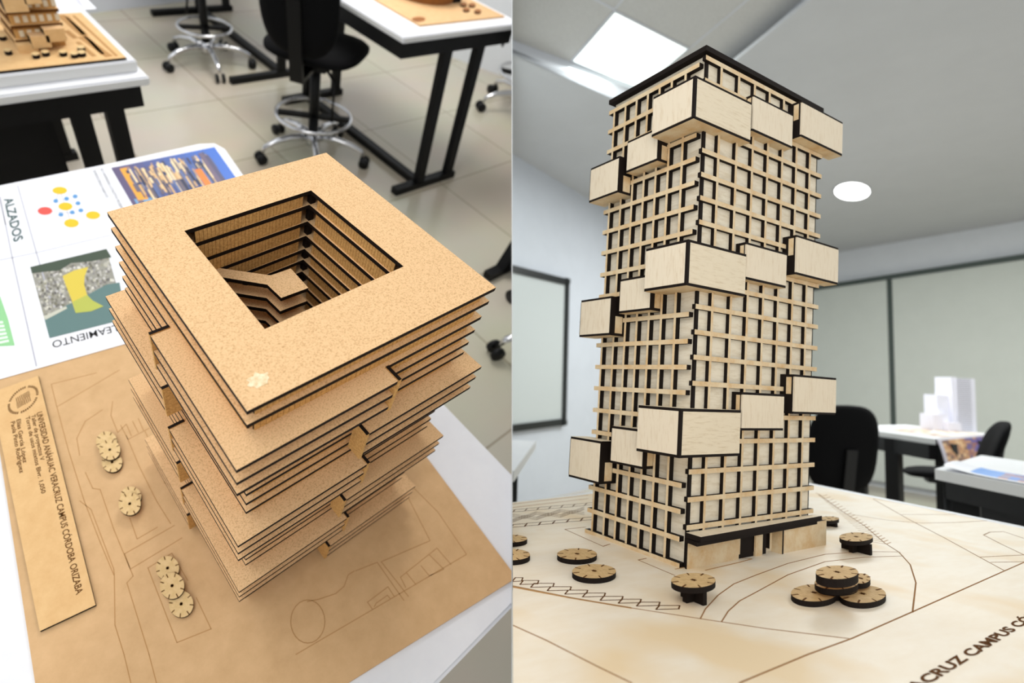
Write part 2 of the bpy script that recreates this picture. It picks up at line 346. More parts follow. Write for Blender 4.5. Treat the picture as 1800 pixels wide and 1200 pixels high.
for k in range(4):                                  # the woven lozenge
    ang=k*PI/2+.35
    for j in range(4):
        off=-.3+.14*j
        a0=ec+(ea*math.cos(ang)+eb*math.sin(ang))*.02+(ea*math.cos(ang+PI/2)+eb*math.sin(ang+PI/2))*(.05+.12*j)
        a1=a0+(ea*math.cos(ang)+eb*math.sin(ang))*.46
        mb.ribbon([a0,a1],.0035,.0012,'engrave')
mb.build('emblem','A',npo)
# -- the tower
CO={'L':(0.007,0.012),'B':(.98,-.014),'F':(-.002,1.033),'R':(1.016,1.05)}; LN=(-.039,-.045)
def PA(s,t,zi):                                    # plan (s toward the back, t toward the front), depth zi below the top
    u=(1-s)*(1-t)*CO['L'][0]+s*(1-t)*CO['B'][0]+(1-s)*t*CO['F'][0]+s*t*CO['R'][0]
    v=(1-s)*(1-t)*CO['L'][1]+s*(1-t)*CO['B'][1]+(1-s)*t*CO['F'][1]+s*t*CO['R'][1]
    return (u+LN[0]*zi,-(v+LN[1]*zi),-zi)
zk={0:0,1:.072,2:.16,3:.24,4:.317,5:.383,6:.458,7:.533,8:.611,10:.767,11:.843,12:.92,14:1.056,15:1.133,16:1.21,18:1.355,19:1.43,20:1.505,22:1.659,23:1.736,24:1.813}
for k in (9,13,17,21): zk[k]=(zk[k-1]+zk[k+1])/2
TH=.019
tw=thing('tower_model','A',PA(.5,.5,1.885),'tall square MDF tower model with stacked floor slabs around an open courtyard','architectural model')
sq=[(0,0),(0,1),(1,1),(1,0)]
hole=[(.19,.22),(.19,.765),(.775,.75),(.755,.21)]
holeF=[(.19,.225),(.2,.765),(.775,.745),(.76,.21)]
E_=.068
for k in range(25):
    if k in (2,3,4,10,11,12,18,19,20): poly=[(0,0),(0,.485),(-E_,.485),(-E_,1+E_),(.515,1+E_),(.515,1),(1,1),(1,0)]
    elif k in (6,7,8,14,15,16,22,23,24): poly=[(-E_,-E_),(-E_,.485),(0,.485),(0,1),(.46,1),(.46,1+E_),(1+E_,1+E_),(1+E_,.5),(1,.5),(1,0),(.5,0),(.5,-E_)]
    else: poly=sq
    fn=lambda x,y,z: PA(x,y,-z)
    mb=MB(); mb.prism(poly,-zk[k]-TH,-zk[k],'mdf','burnt',hole=hole,fn=fn); mb.build('floor_slab','A',tw)
# storey walls made of narrow slats, outside and around the courtyard
def band(mb,a,b,z0,z1,n,th,inward):
    a,b=Vector(a),Vector(b); d=(b-a)/n; nrm=Vector((d.y,-d.x)).normalized()*inward*th
    for i in range(n):
        p=a+d*(i+.045); q=a+d*(i+.955); c=[PA(p.x,p.y,z) for z in (z0,z1)]; 
        e=[PA(q.x,q.y,z) for z in (z0,z1)]; f=[PA(p.x+nrm.x,p.y+nrm.y,z) for z in (z0,z1)]; g=[PA(q.x+nrm.x,q.y+nrm.y,z) for z in (z0,z1)]
        mb.add([c[0],e[0],g[0],f[0],c[1],e[1],g[1],f[1]],[(0,1,2,3),(7,6,5,4),(0,4,5,1),(1,5,6,2),(2,6,7,3),(3,7,4,0)],'mdf_band')
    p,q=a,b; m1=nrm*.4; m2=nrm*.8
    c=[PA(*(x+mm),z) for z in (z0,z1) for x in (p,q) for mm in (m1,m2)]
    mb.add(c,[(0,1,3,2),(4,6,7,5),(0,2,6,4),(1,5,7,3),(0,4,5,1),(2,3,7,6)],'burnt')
for k in range(24):
    z0,z1=zk[k]+TH,zk[k+1]; i=.034
    mb=MB()
    for a,b in (((i,i),(i,1-i)),((i,1-i),(1-i,1-i)),((1-i,1-i),(1-i,i)),((1-i,i),(i,i))): band(mb,a,b,z0,z1,48,.016,-1)
    mb.build('facade_band','A',tw)
    mb=MB(); H=[Vector(h) for h in holeF]; cen=sum(H,Vector((0,0)))/4
    H=[cen+(h-cen)*1.014 for h in H]
    for j in range(4):
        a,b=H[j],H[(j+1)%4]; aa=a+(b-a)*.075; bb=b+(a-b)*.075; band(mb,aa,bb,z0,z1,30,.012,-1)
    mb.build('courtyard_band','A',tw)
for j,h in enumerate(H):                            # corner posts seen in the courtyard
    mb=MB(); o2=(h-cen).normalized()*.012; h2=h+o2
    mb.box(h2.x-.012,h2.x+.012,h2.y-.012,h2.y+.012,-1.8,-TH,'burnt',fn=lambda x,y,z:PA(x,y,-z)); mb.build('corner_post','A',tw)
def endplate(s0,s1,t0,t1,ka,kb,over=0):
    mb=MB(); mb.box(s0,s1,t0,t1,-zk[kb]-TH-.012,-zk[ka]+over,'mdf_band','mdf_band','mdf_band','burnt',fn=lambda x,y,z:PA(x,y,-z)); mb.build('tray_end_plate','A',tw)
for ka in (2,10,18):
    endplate(-E_-.002,0,.47,.484,ka,ka+2,.004); endplate(.516,.53,1.0,1+E_+.002,ka,ka+2,.004)
for ka in (6,14,22):
    endplate(-E_-.002,0,.486,.5,ka,ka+2,.004); endplate(.445,.459,1.0,1+E_+.002,ka,ka+2,.004)
land=[(.17,.085),(.477,.352),(.572,.357),(.568,.487),(.443,.482),(.436,.392),(.17,.145)]
for k in range(3,24):
    mb=MB(); mb.prism([(x,y) for x,y in land],-zk[k]-TH,-zk[k],'mdf','burnt',fn=lambda x,y,z:PA(x,y,-z)); mb.build('stair_landing','A',tw)
mb=MB(); g=Vector((.075,.925)); pts=[]
for i in range(18):
    r_=.024*(1+.22*math.sin(i*2.3)+.15*math.sin(i*4.1)); pts.append((g.x+r_*1.3*math.cos(i*PI/9),g.y+r_*math.sin(i*PI/9)))
mb.prism(pts,0,.0012,'glue',fn=lambda x,y,z:PA(x,y,-z)); mb.build('glue_spot','A',tw)
# -- model trees: round discs
def disc(room,X,Y,rx,ry,z0,th,label,group,top='disc_mdf',notch=0.0,slots=True,n=40,skew=0,stand=0):
    zt=z0+th; c=at(room,X,Y,zt); a=at(room,X+rx,Y+skew,zt)-c; b=at(room,X,Y-ry,zt)-c
    a=(a-(at(room,X-rx,Y-skew,zt)-c))/2; b=(b-(at(room,X,Y+ry,zt)-c))/2
    loc=(c.x,c.y,z0-stand)
    if stand or slots: root=thing('model_tree',room,loc,label,'model tree',group)
    mb=MB(); mb.oval(c,a,b,z0,zt,top,'burnt',n)
    if not (stand or slots): mb.build('model_tree',room,None,loc,label,'model tree',group); return
    mb.build('canopy_disc',room,root)
    mb=MB(); ctr=Vector((c.x,c.y,zt))
    for i in range(8):
        t=i*PI/4+.3+notch; p=ctr+a*(.98*math.cos(t))+b*(.98*math.sin(t)); q=ctr+a*(.72*math.cos(t))+b*(.72*math.sin(t)); mb.ribbon([p,q],.005,.0008,'engrave')
    mb.ribbon([ctr-a*.07,ctr+a*.07],.011,.0008,'engrave'); mb.ribbon([ctr-b*.07,ctr+b*.07],.011,.0008,'engrave')
    mb.build('engraved_slots',room,root)
    if stand:
        mb=MB(); mb.box(c.x-a.length*.55,c.x+a.length*.55,c.y-.008,c.y+.008,z0-stand,z0,'burnt'); mb.box(c.x-.01,c.x+.01,c.y-b.length*.5,c.y+b.length*.5,z0-stand,z0,'burnt'); mb.build('trunk_cross',room,root)
dth=.016
disc('A',187.5,776,18.5,18.5,ZB+.010,dth,'MDF tree disc furthest from the viewer in the stack of three by the name plate','tree discs on the MDF board')
disc('A',197,812,18,17.5,ZB+.010,dth,'lowest MDF tree disc in the stack of three by the name plate','tree discs on the MDF board',notch=.3)
disc('A',193,790,18.5,18,ZB+.028,dth,'MDF tree disc lying on both neighbours in the stack by the name plate','tree discs on the MDF board',notch=.15)
disc('A',230,872,18.5,17.5,ZB+.010,dth,'lower MDF tree disc peeping out from under its partner left of the tower','tree discs on the MDF board')
disc('A',228,885,19.5,20,ZB+.030,dth,'upper MDF tree disc of the overlapping pair left of the tower','tree discs on the MDF board',notch=.2)
disc('A',294.5,998,20.5,21.5,ZB+.010,dth,'MDF tree disc nearest the tower in the chain of three at the front','tree discs on the MDF board')
disc('A',318.5,1061,21.5,23.5,ZB+.010,dth,'MDF tree disc nearest the viewer in the chain of three at the front','tree discs on the MDF board',notch=.4)
disc('A',302.5,1029,21.5,23,ZB+.028,dth,'middle MDF tree disc lying on both others in the chain of three at the front','tree discs on the MDF board',notch=.2)
# -- poster
ZQ=ZB+.006
po=thing('poster','A',at('A',150,430,ZQ),'large printed presentation sheet with a city picture, bubble diagram and aerial map','poster')
out=[(-60,680),(0,666),(220,604),(400,545),(470,420),(432,315),(395,262),(377,252),(350,253),(190,288),(0,326),(-60,340)]
mb=MB(); mb.prism([(p.x,p.y) for p in (at('A',x,y,ZQ) for x,y in out)],ZQ-.004,ZQ,'paper'); mb.build('sheet','A',po)
def C(r,g,b): return lin((r,g,b))
def bil(q,s,t): 
    a,b,c,d=[Vector(x) for x in q]; return (a*(1-s)+b*s)*(1-t)+(d*(1-s)+c*s)*t
def pq(mb,room,z,pts,col):
    P=[at(room,x,y,z) for x,y in pts]
    ar=sum(P[i].x*P[(i+1)%len(P)].y-P[i].y*P[(i+1)%len(P)].x for i in range(len(P)))
    if ar<0: P.reverse()
    mb.quad(P,'print',col)
def city(mb,room,z,q,rnd,n=260):
    """a dusk skyline print: sky, glow, towers, warm windows, water"""
    pq(mb,room,z,q,C(70,100,170))
    Q=[(x,y) for x,y in q]
    def cell(s0,s1,t0,t1,col,dz):
        pq(mb,room,z+dz,[tuple(bil([(*p,0) for p in Q],s,t))[:2] for s,t in ((s0,t0),(s1,t0),(s1,t1),(s0,t1))],col)
    for i in range(10):
        cell(i/10,(i+1)/10,0,1,C(*[int(a+(b-a)*i/9) for a,b in zip((95,85,120),(60,110,200))]),.0006)
    for i in range(14): 
        s=rnd.uniform(0,.9); cell(s,s+rnd.uniform(.05,.2),.72,1,rnd.choice([C(150,130,170),C(190,150,150),C(110,160,200),C(225,200,215),C(240,190,140)]),.0012)
    cell(.07,.16,.05,.75,C(235,165,60),.0014)
    for i in range(n):
        s=rnd.uniform(.1,.88); wd=rnd.uniform(.008,.03); t0=rnd.uniform(.04,.5); t1=min(.86,t0+rnd.uniform(.06,.38))
        cell(s,s+wd,t0,t1,rnd.choice([C(60,62,92),C(80,84,120),C(210,170,120),C(228,190,140),C(44,50,78),C(110,100,110),C(240,215,170),C(90,110,160)]),.002+.00001*i)
    cell(.7,.76,.3,.8,C(235,130,50),.006); cell(.82,.86,.05,.62,C(110,96,120),.0061); cell(.86,.9,.1,.68,C(84,80,110),.0062)
rnd=random.Random(3)
mb=MB(); city(mb,'A',ZQ,[(195,295),(377,258),(450,362),(240,372)],rnd); mb.build('city_picture','A',po)
mb=MB()
for X,Y,rx,ry,cc in ((105,334.5,13,6.5,(248,192,30)),(115,362.5,12.5,7,(248,192,30)),(79,370.5,13,7,(222,84,74)),(163.5,378,12.5,7,(248,192,30)),(125.5,392,13,7.5,(248,192,30)),
   (98,353,4.5,3.5,(90,150,205)),(117,349,4.5,3.5,(90,150,205)),(132,345,4.5,3.5,(90,150,205)),(137,357,4.5,3.5,(90,150,205)),(142,369.5,4.5,3.5,(90,150,205)),(127,373,4.5,3.5,(90,150,205)),(107,377,4.5,3.5,(90,150,205))):
    pq(mb,'A',ZQ+.0016,[(X+rx*math.cos(t*PI/12),Y+ry*math.sin(t*PI/12)) for t in range(24)],C(*cc))
mb.build('bubble_diagram','A',po)
mb=MB()
for a,b in (((105,334),(125,392)),((79,370),(163,378)),((105,334),(98,353)),((125,392),(163,378))): pl(mb,'A',ZQ,[a,b],.006,'ink_grey',h=.0008)
for pts in ([(31,326),(64,444),(88,524)],[(0,346),(22,455),(64,643)],[(0,457),(64,444),(195,413)],[(0,350),(10,395)]): pl(mb,'A',ZQ,pts,.009,'ink_grey',h=.0008)
mb.build('panel_lines','A',po)
def ptext(t,a,b,capx,m,bold=0): 
    p,q=at('A',*a,ZQ),at('A',*b,ZQ); u=at('A',a[0]+capx[0],a[1]+capx[1],ZQ)-p; mb=MB(); put_text(mb,t,p,q,u,.001,m,bold); mb.build('lettering','A',po)
ptext('ALZADOS',(7,350),(25,426),(15,-4.5),'ink_green',.025)
ptext('SOLEAMIENTO',(230,564),(91,600),(3.4,11),'ink_black',.006)
ptext('BIO UNIVERSIDAD (CONCEPTO) MODERNO',(176,297),(214,371),(5,-1),'ink')
ptext('REVERDECIENDO HABITATS',(163,300),(186,348),(5,-1),'ink')
mb=MB(); mp_=[(53,469),(187,437),(222,560),(87,594)]
def mcell(s0,s1,t0,t1,col,dz): pq(mb,'A',ZQ+dz,[tuple(bil([(*p,0) for p in mp_],s,t))[:2] for s,t in ((s0,t0),(s1,t0),(s1,t1),(s0,t1))],col)
pq(mb,'A',ZQ+.0006,mp_,C(150,148,138))
for i in range(620):
    s,t=rnd.uniform(0,.97),rnd.uniform(.1,.8); g_=rnd.randint(95,215); mcell(s,s+.03,t,t+.035,C(g_,g_-3,g_-14+rnd.randint(-8,10)),.001+i*1e-6)
pq(mb,'A',ZQ+.0022,[(53,469),(187,437),(196,452),(160,459),(125,462),(105,475),(80,477),(56,480)],C(62,76,60))
pq(mb,'A',ZQ+.0022,[(78,560),(110,540),(150,520),(187,500),(210,496),(222,560),(87,594)],C(92,122,120))
pq(mb,'A',ZQ+.0026,[(76,556),(80,562),(118,542),(116,538)],C(196,196,180))
pq(mb,'A',ZQ+.003,[(110,485),(130,475),(155,469),(149,485),(148,500),(153,518),(163,528),(182,538),(160,547),(133,550),(125,525),(115,500)],C(214,192,70))
pq(mb,'A',ZQ+.0034,[(153,518),(163,528),(182,538),(160,547),(133,550),(128,530)],C(178,184,80))
mb.build('aerial_map','A',po)
mb=MB(); pq(mb,'A',ZQ+.001,[(-40,560),(0,520),(14,560),(26,607),(-30,610)],C(146,206,146))
for i in range(6): pq(mb,'A',ZQ+.0016,[(-30,566+i*8),(5+i*2,564+i*6.5),(6+i*2,568+i*6.5),(-30,570+i*8)],C(225,240,226))
mb.build('green_block','A',po)
# -- drafting chairs
def chair(room,cx,cy,zf,yaw,m_,label,seat_h=.60,back=(.30,.98),group=None,lever=2,star=.15,chromeb=True,ring=True,back_w=.43,tilt=.12,seat=True,k=1,rr=.2):
    u=lambda v:k*v/ROOM[room]['s']
    root=thing('drafting_chair',room,(cx,cy,zf),label,'chair',group)
    cy_,sy_=math.cos(yaw),math.sin(yaw)
    T=lambda x,y,z:(cx+u(x*cy_-y*sy_),cy+u(x*sy_+y*cy_),zf+u(z))
    bm_='chrome' if chromeb else 'black_plastic'
    mb=MB(); mb.tube([T(0,0,.07),T(0,0,.14)],u(.036),bm_,16); mb.build('hub',room,root)
    for i in range(5):
        a=star+2*PI*i/5; c_,s_=math.cos(a),math.sin(a)
        mb=MB(); mb.tube([T(.02*c_,.02*s_,.115),T(.12*c_,.12*s_,.122),T(.2*c_,.2*s_,.11),T(.262*c_,.262*s_,.085),T(.278*c_,.278*s_,.06)],[u(.02),u(.017),u(.015),u(.013),u(.009)],bm_,10); mb.build('base_leg',room,root)
        mb=MB()
        for sd in (-1,1):
            ox,oy=-s_*sd*.013,c_*sd*.013
            p=T(.285*c_+ox-s_*.009*sd*0,.285*s_+oy,.028); q=T(.285*c_+ox*2.1,.285*s_+oy*2.1,.028); mb.tube([p,q],u(.028),'black_plastic',16)
        mb.build('caster',room,root)
    mb=MB(); mb.tube([T(0,0,.13),T(0,0,seat_h-.07)],u(.026),'black_plastic',14); mb.build('gas_column',room,root)
    if ring:
        mb=MB(); mb.tube([T(rr*math.cos(t*PI/16),rr*math.sin(t*PI/16),.23) for t in range(32)],u(.0095),'chrome',8,closed=True); mb.build('foot_ring',room,root)
        for i in range(2):
            a=star+.5+i*PI/2; mb=MB(); mb.beam(T(rr*math.cos(a),rr*math.sin(a),.225),T(-rr*math.cos(a),-rr*math.sin(a),.225),u(.03),u(.02),'black_plastic'); mb.build('ring_spoke',room,root)
    def cushion(name,w,d,h,c0,fn,mname='black_fabric',p=3.2):
        n,k=36,7; vs=[];fs=[]
        for j in range(k+1):
            ph=-PI/2+PI*j/k; r_=max(.02,math.cos(ph))**.45; zz=math.sin(ph)
            for i in range(n):
                t=2*PI*i/n; ct,st=math.cos(t),math.sin(t)
                x=math.copysign(abs(ct)**(2/p),ct)*w/2*r_; y=math.copysign(abs(st)**(2/p),st)*d/2*r_
                vs.append(T(*fn(x,y,zz*h/2)))
        for j in range(k):
            for i in range(n): fs.append((j*n+i,j*n+(i+1)%n,(j+1)*n+(i+1)%n,(j+1)*n+i))
        fs+=[tuple(range(n-1,-1,-1)),tuple(k*n+i for i in range(n))]
        mb=MB(); mb.add(vs,fs,mname,smooth=True); return mb.build(name,room,root)
    if seat: cushion('seat',.46,.46,.075,0,lambda x,y,z:(x+.02,y,seat_h+z-.02*max(0,x/.23)**2))
    bh=back[1]-back[0]; bc=(back[0]+back[1])/2
    cushion('backrest',bh,back_w,.06,0,lambda x,y,z:(-.235-tilt*x-z+ .35*y*y,y,seat_h-.6+.6+bc-.6+x) if False else (-.25-tilt*x-z+.5*y*y,y,bc+x),p=2.9)
    mb=MB(); mb.beam(T(0,0,seat_h-.06),T(-.24,0,seat_h-.075),u(.06),u(.02),'black_plastic'); mb.beam(T(-.24,0,seat_h-.08),T(-.285,0,bc),u(.06),u(.018),'black_plastic'); mb.build('back_bar',room,root)
    mb=MB(); mb.beam(T(-.1,0,seat_h-.06),T(.12,0,seat_h-.06),u(.16),u(.03),'black_plastic'); mb.build('seat_plate',room,root)
    for i in range(lever):
        yy=(-.13,.16)[i]
        mb=MB(); mb.tube([T(-.06,yy*.6,seat_h-.07),T(-.1,yy,seat_h-.10),T(-.14,yy*1.1,seat_h-.27)],u(.008),'black_plastic',8); mb.build('lever',room,root)
    return root
h1=at('A',550,240,ZF+.5)
chair('A',h1.x,h1.y,ZF,.62,None,'black drafting chair with its back turned, in front of the brown round model table',seat_h=.56,back=(.58,1.05),star=-.17,lever=1,k=.93,rr=.19,back_w=.35)
h2=at('A',363,80,ZF+.5)
chair('A',h2.x,h2.y,ZF,-.15,None,'black drafting chair further back, only its chrome base, foot ring and levers in view',seat_h=.62,back=(.66,1.1),star=.9,k=.9,rr=.165)
chair('A',13.7,7.4,ZF,0,None,'chair whose chrome casters peep in beside the leaning table leg by the wall',seat_h=.62,back=(.66,1.1),star=.2)
chair('A',6.75,.35,ZF,0,None,'chair of which one black caster shows on the floor right of the MDF tower',seat_h=.62,back=(.66,1.1),star=2.7)
# -- round model on the wall-side table
Z2=ZT+.03
cs=[at('A',*q,Z2) for q in ((738,44),(883,26),(800,-10),(640,-6))]
rm=thing('site_board','A',(cs[0].x+1.2,cs[0].y+1,ZT),'thin wooden site board on the wall-side table, burnt round logo at its corner','model base')
cA=at('A',738,44,Z2); cB=at('A',883,26,Z2)
mb=MB(); mb.box(cA.x,cB.x,cA.y,cA.y+2.9,ZT,Z2,'mdf_board'); mb.build('board','A',rm)
mb=MB(); l0=at('A',736,34,Z2); mb.oval(l0,at('A',748,34,Z2)-l0,at('A',736,29.5,Z2)-l0,Z2,Z2+.002,'brown_cyl','brown_cyl',32); mb.build('burnt_logo','A',rm)
rt=at('A',773,4,Z2); 
cyl=thing('round_model','A',(rt.x,rt.y+.55,Z2),'brown cylindrical model with a dark slot standing on the wall-side site board','architectural model')
mb=MB(); n=40; R_=.72; cc=Vector((rt.x-.05,rt.y+.55,0)); mb.prism([(cc.x+R_*math.cos(2*PI*i/n),cc.y+R_*math.sin(2*PI*i/n)) for i in range(n)],Z2,Z2+.55,'brown_cyl'); mb.build('drum','A',cyl)
e0=at('A',803,5,Z2); mb=MB(); mb.box(e0.x-.1,e0.x+.12,e0.y,e0.y+.2,Z2,Z2+.5,'burnt'); mb.build('dark_pier','A',cyl)
for i,(X,Y) in enumerate(((815,7),(830,8),(820,16),(840,19))):
    disc('A',X,Y,6,3,Z2,.03,('small dark tree disc touching the pier of the brown round model','small dark tree disc at the back of the four by the round model','small dark tree disc at the front left of the four by the round model','small dark tree disc nearest the corner of the four by the round model')[i],'discs by the round model',slots=False,top='brown_cyl')
# -- small tower on the upper-left table
Z3=ZT+.17
b1=at('A',240,106,ZT+.14)
db=MB(); db.box(c3.x-6.5,b1.x,b1.y,b1.y+2.6,ZT,ZT+.14,'white_top',mx='white_edge',my='white_edge'); db.build('drawing_board','A',None,(c3.x-2,b1.y+1,ZT),'raised white drawing board lying on the upper-left table under a plywood site board','drawing board',bevel=.015)
s1=at('A',222,101,Z3); s2=at('A',155,21,Z3)
ob=thing('site_board','A',(s1.x-1.5,s1.y+.8,ZT+.14),'plywood site board with engraved roads on the upper-left drawing board','model base')
mb=MB(); mb.box(s1.x-3.6,s1.x,s1.y,s2.y,ZT+.14,Z3,'mdf_plate','burnt','burnt'); mb.build('board','A',ob)
mb=MB()
for pts,wd in (([(118,30),(180,95)],.05),([(130,28),(205,98)],.03),([(108,28),(146,60)],.09),([(146,66),(190,98)],.09),([(118,55),(132,66)],.06),([(138,75),(165,98)],.05)): mb.ribbon([at('A',x,y,Z3) for x,y in pts],wd,.004,'engrave_soft')
mb.build('engraving','A',ob)
tb=at('A',35,92,Z3); tr=at('A',112,78,Z3)
st=thing('tower_model','A',(tb.x+.3,tb.y+.3,Z3),'small MDF tower model with jutting boxes on the upper-left table','architectural model')
wd=tr.x-tb.x; x0,y0=tb.x+.02,tb.y+.08
mb=MB(); mb.box(x0,x0+wd,y0,y0+.62,Z3,Z3+2.3,'mdf_band',mx='engrave'); mb.build('shaft','A',st)
mb=MB()
for j in range(15):
    mb.box(x0-.02,x0+wd+.02,y0-.03,y0+.64,Z3+.08+j*.15,Z3+.115+j*.15,'mdf_plate',my='engrave')
    for i in range(6): mb.box(x0+.05+i*wd/6,x0+.05+i*wd/6+wd/11,y0-.012,y0,Z3+.135+j*.15,Z3+.205+j*.15,'ply')
mb.build('window_grid','A',st)
def jut(X,Y,w_,h_,nm='jutting_box',dep=.14):
    p=onplane('A',X,Y,(0,y0-dep,0),(0,1,0)); mb=MB(); mb.box(p.x,p.x+w_,y0-dep,y0,p.z,p.z+h_,'mdf_plate',mx='burnt',mz='mdf'); mb.build(nm,'A',st)
jut(11,23,.23,.16); jut(83,75,.22,.14); jut(59,86,.2,.13); jut(45,8,.17,.13)
mb=MB(); p=onplane('A',34,91,(0,y0-.1,0),(0,1,0)); mb.box(p.x,p.x+.2,y0-.12,y0,Z3,Z3+.09,'mdf_plate'); mb.build('plinth','A',st)
for i,(X,Y,lb) in enumerate(((13,88.5,'dark-edged tree disc in front of the small tower\'s dark side wall'),(3,63,'tree disc behind the small tower at the frame edge'),(62,95,'pale tree disc in front of the small tower plinth'),(79,91,'tree disc in front of the jutting boxes of the small tower'),(110,91,'tree disc between the small tower and the roads, one of the darker'),(130,94,'tree disc lying beside the engraved roads, front one of the pair'),(142,83,'tree disc nearest the engraved roads of the small tower board'),(143,92,'tree disc tucked against the front disc beside the engraved roads'))):
    disc('A',X,Y-1,7,3.2,Z3,.045,lb,'discs by the small tower',slots=False)
pp=[at('A',*q,ZT+.004) for q in ((97,-4),(150,-4),(170,16),(112,20))]
sh=MB(); sh.prism([(p.x,p.y) for p in pp],ZT,ZT+.01,'paper')
for i in range(6): sh.ribbon([at('A',118+i*4,-2+i*.1,ZT+.01),at('A',126+i*4,13,ZT+.01)],.02,.001,'ink_grey')
sh.build('paper_sheet','A',None,pp[0],'white printed sheet behind the plywood board on the upper-left table','paper')
sh=MB(); q=[(60,-4),(96,-4),(108,14),(60,22)]; pq(sh,'A',ZT+.012,q,C(120,110,110)); pq(sh,'A',ZT+.014,[(96,4),(104,6),(106,12),(98,10)],C(200,170,140)); sh.prism([(p.x,p.y) for p in (at('A',x,y,ZT+.01) for x,y in q)],ZT,ZT+.01,'paper')
sh.build('poster','A',None,at('A',80,5,ZT),'dark printed picture sheet half hidden behind the small tower','poster')
# black drawer box under the upper-left table
dd=MB(); k0=at('A',60,300,ZF); dd.box(c3.x-6.5,c3.x-1.15,c3.y+.4,c3.y+1.4,ZF+.2,ZT-.5,'black_metal'); dd.build('storage_box','A',None,(c3.x-3,c3.y+.9,ZF),'black box-shaped unit in the shadow under the upper-left table','storage unit')
# ================================================================ ROOM B : the plywood tower seen from table height
ZW=-.025; ZFB=-3.75
SK=-.018; LB=(.023,.025)
def PBt(a,b,z): return (a+LB[0]*z, b-SK*a-LB[1]*z, z)      # a along the right-hand front, b along the left-hand front
# -- shell
mb=MB(); mb.box(-14,38,-14,24,ZFB-.3,ZFB,'floor_tile'); struct(mb,'floor.001','B')
ZC=9.4; ZR=9.85
lw0,lw1=at('B',900,270,ZC),at('B',1070,370,ZC); dl=(lw1-lw0).normalized(); ll=lw0-dl*22; lr=lw0+dl*25
nl=Vector((-dl.y,dl.x,0)); nl=nl if nl.y>0 else -nl
ww0,ww1=at('B',1475,443,ZC),at('B',1800,388,ZC); dw=(ww1-ww0).normalized(); nw=Vector((-dw.y,dw.x,0)); nw=nw if nw.x>0 else -nw
cor=isect(lw0,dl,ww0,dw)
if (ww1-ww0).dot(cor-ww0)>0: pass
wfar=ww0+(ww1-ww0).normalized()*24
def wallprism(p,q,n,z0,z1,m,t=.4):
    mb=MB(); mb.prism([(p.x,p.y),(q.x,q.y),(q.x+n.x*t,q.y+n.y*t),(p.x+n.x*t,p.y+n.y*t)],z0,z1,m); return mb
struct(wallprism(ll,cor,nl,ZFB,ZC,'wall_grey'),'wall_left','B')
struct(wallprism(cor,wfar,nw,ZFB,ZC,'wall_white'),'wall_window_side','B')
# lower gypsum ceiling round a raised field of tiles with a white cove
A0,A1=at('B',900,98,ZC),at('B',1085,178,ZC); B0,B1=at('B',1295,105,ZC),at('B',1425,0,ZC)
dA=(A1-A0).normalized(); dB=(B1-B0).normalized(); K=isect(A0,dA,B0,dB); Aend=K-dA*24; Bend=K+dB*22
T0,T1=at('B',900,70,ZR),at('B',1000,107,ZR); S0,S1=at('B',1300,100,ZR),at('B',1425,-14,ZR)
dT=(T1-T0).normalized(); dS=(S1-S0).normalized(); KT=isect(T0,dT,S0,dS); Tend=KT-dT*24; Send=KT+dS*22
mb=MB()
far1=ll+nl*1; 
mb.prism([(Aend.x,Aend.y),(K.x,K.y),(cor.x+1,cor.y+1),(far1.x,far1.y)],ZC,ZC+.1,'ceiling_white')
mb.prism([(K.x,K.y),(Bend.x,Bend.y),(wfar.x+1,wfar.y),(cor.x+1,cor.y+1)],ZC,ZC+.1,'ceiling_white')
struct(mb,'ceiling','B')
mb=MB(); mb.prism([(Tend.x,Tend.y),(KT.x,KT.y),(Send.x,Send.y),(Send.x-30,Send.y-2)],ZR,ZR+.1,'ceiling_tile'); struct(mb,'ceiling_tiles','B')
mb=MB()
def cove(p,q,r_,s_):
    mb.add([(p.x,p.y,ZC),(q.x,q.y,ZC),(r_.x,r_.y,ZR),(s_.x,s_.y,ZR)],[(0,1,2,3)],'cove_white')
cove(Aend,K,KT,Tend); cove(K,Bend,Send,KT); struct(mb,'trim_1','B')
P4=[at('B',*q,ZR-.012) for q in ((1080,17),(1003,107),(1113,158),(1213,85))]
P4[2]=P4[1]+(P4[3]-P4[0])
P4=[Vector((p.x,p.y,0)) for p in P4]
cl=thing('ceiling_panel_light','B',(P4[0].x,P4[0].y,ZR),'square lit panel light set in the tiled ceiling behind the plywood tower top','ceiling light')
cc=sum(P4,Vector())/4
mb=MB(); mb.prism([(p.x,p.y) for p in P4],ZR-.03,ZR,'cove_white',hole=[((cc+(p-cc)*.95).x,(cc+(p-cc)*.95).y) for p in P4]); mb.build('frame','B',cl)
mb=MB(); mb.prism([((cc+(p-cc)*.95).x,(cc+(p-cc)*.95).y) for p in P4],ZR-.02,ZR-.004,'panel_lit'); mb.build('diffuser','B',cl)
e1=(P4[3]-P4[0]).normalized(); e2=(P4[1]-P4[0]).normalized()
mb=MB()
for p,d in ((P4[0],e2),(P4[0],e1),(P4[3],e2)):
    mb.ribbon([Vector((p.x,p.y,ZR-.008))-d*14,Vector((p.x,p.y,ZR-.008))+d*(0 if d is e1 else 0)],.05,.006,'cove_white')
struct(mb,'trim_2','B')
dn=at('B',1498,336,ZC); mb=MB(); da=at('B',1529,336,ZC)-dn; dbb=at('B',1498,320,ZC)-dn
dlg=thing('downlight','B',dn,'round lit downlight in the plain ceiling right of the plywood tower','ceiling light')
mb.oval(dn,da,dbb,ZC-.02,ZC-.004,'down_lit','down_lit'); mb.build('lens','B',dlg)
mb=MB(); n=32; ring=lambda f:[(dn+da*f*math.cos(2*PI*i/n)+dbb*f*math.sin(2*PI*i/n)) for i in range(n)]
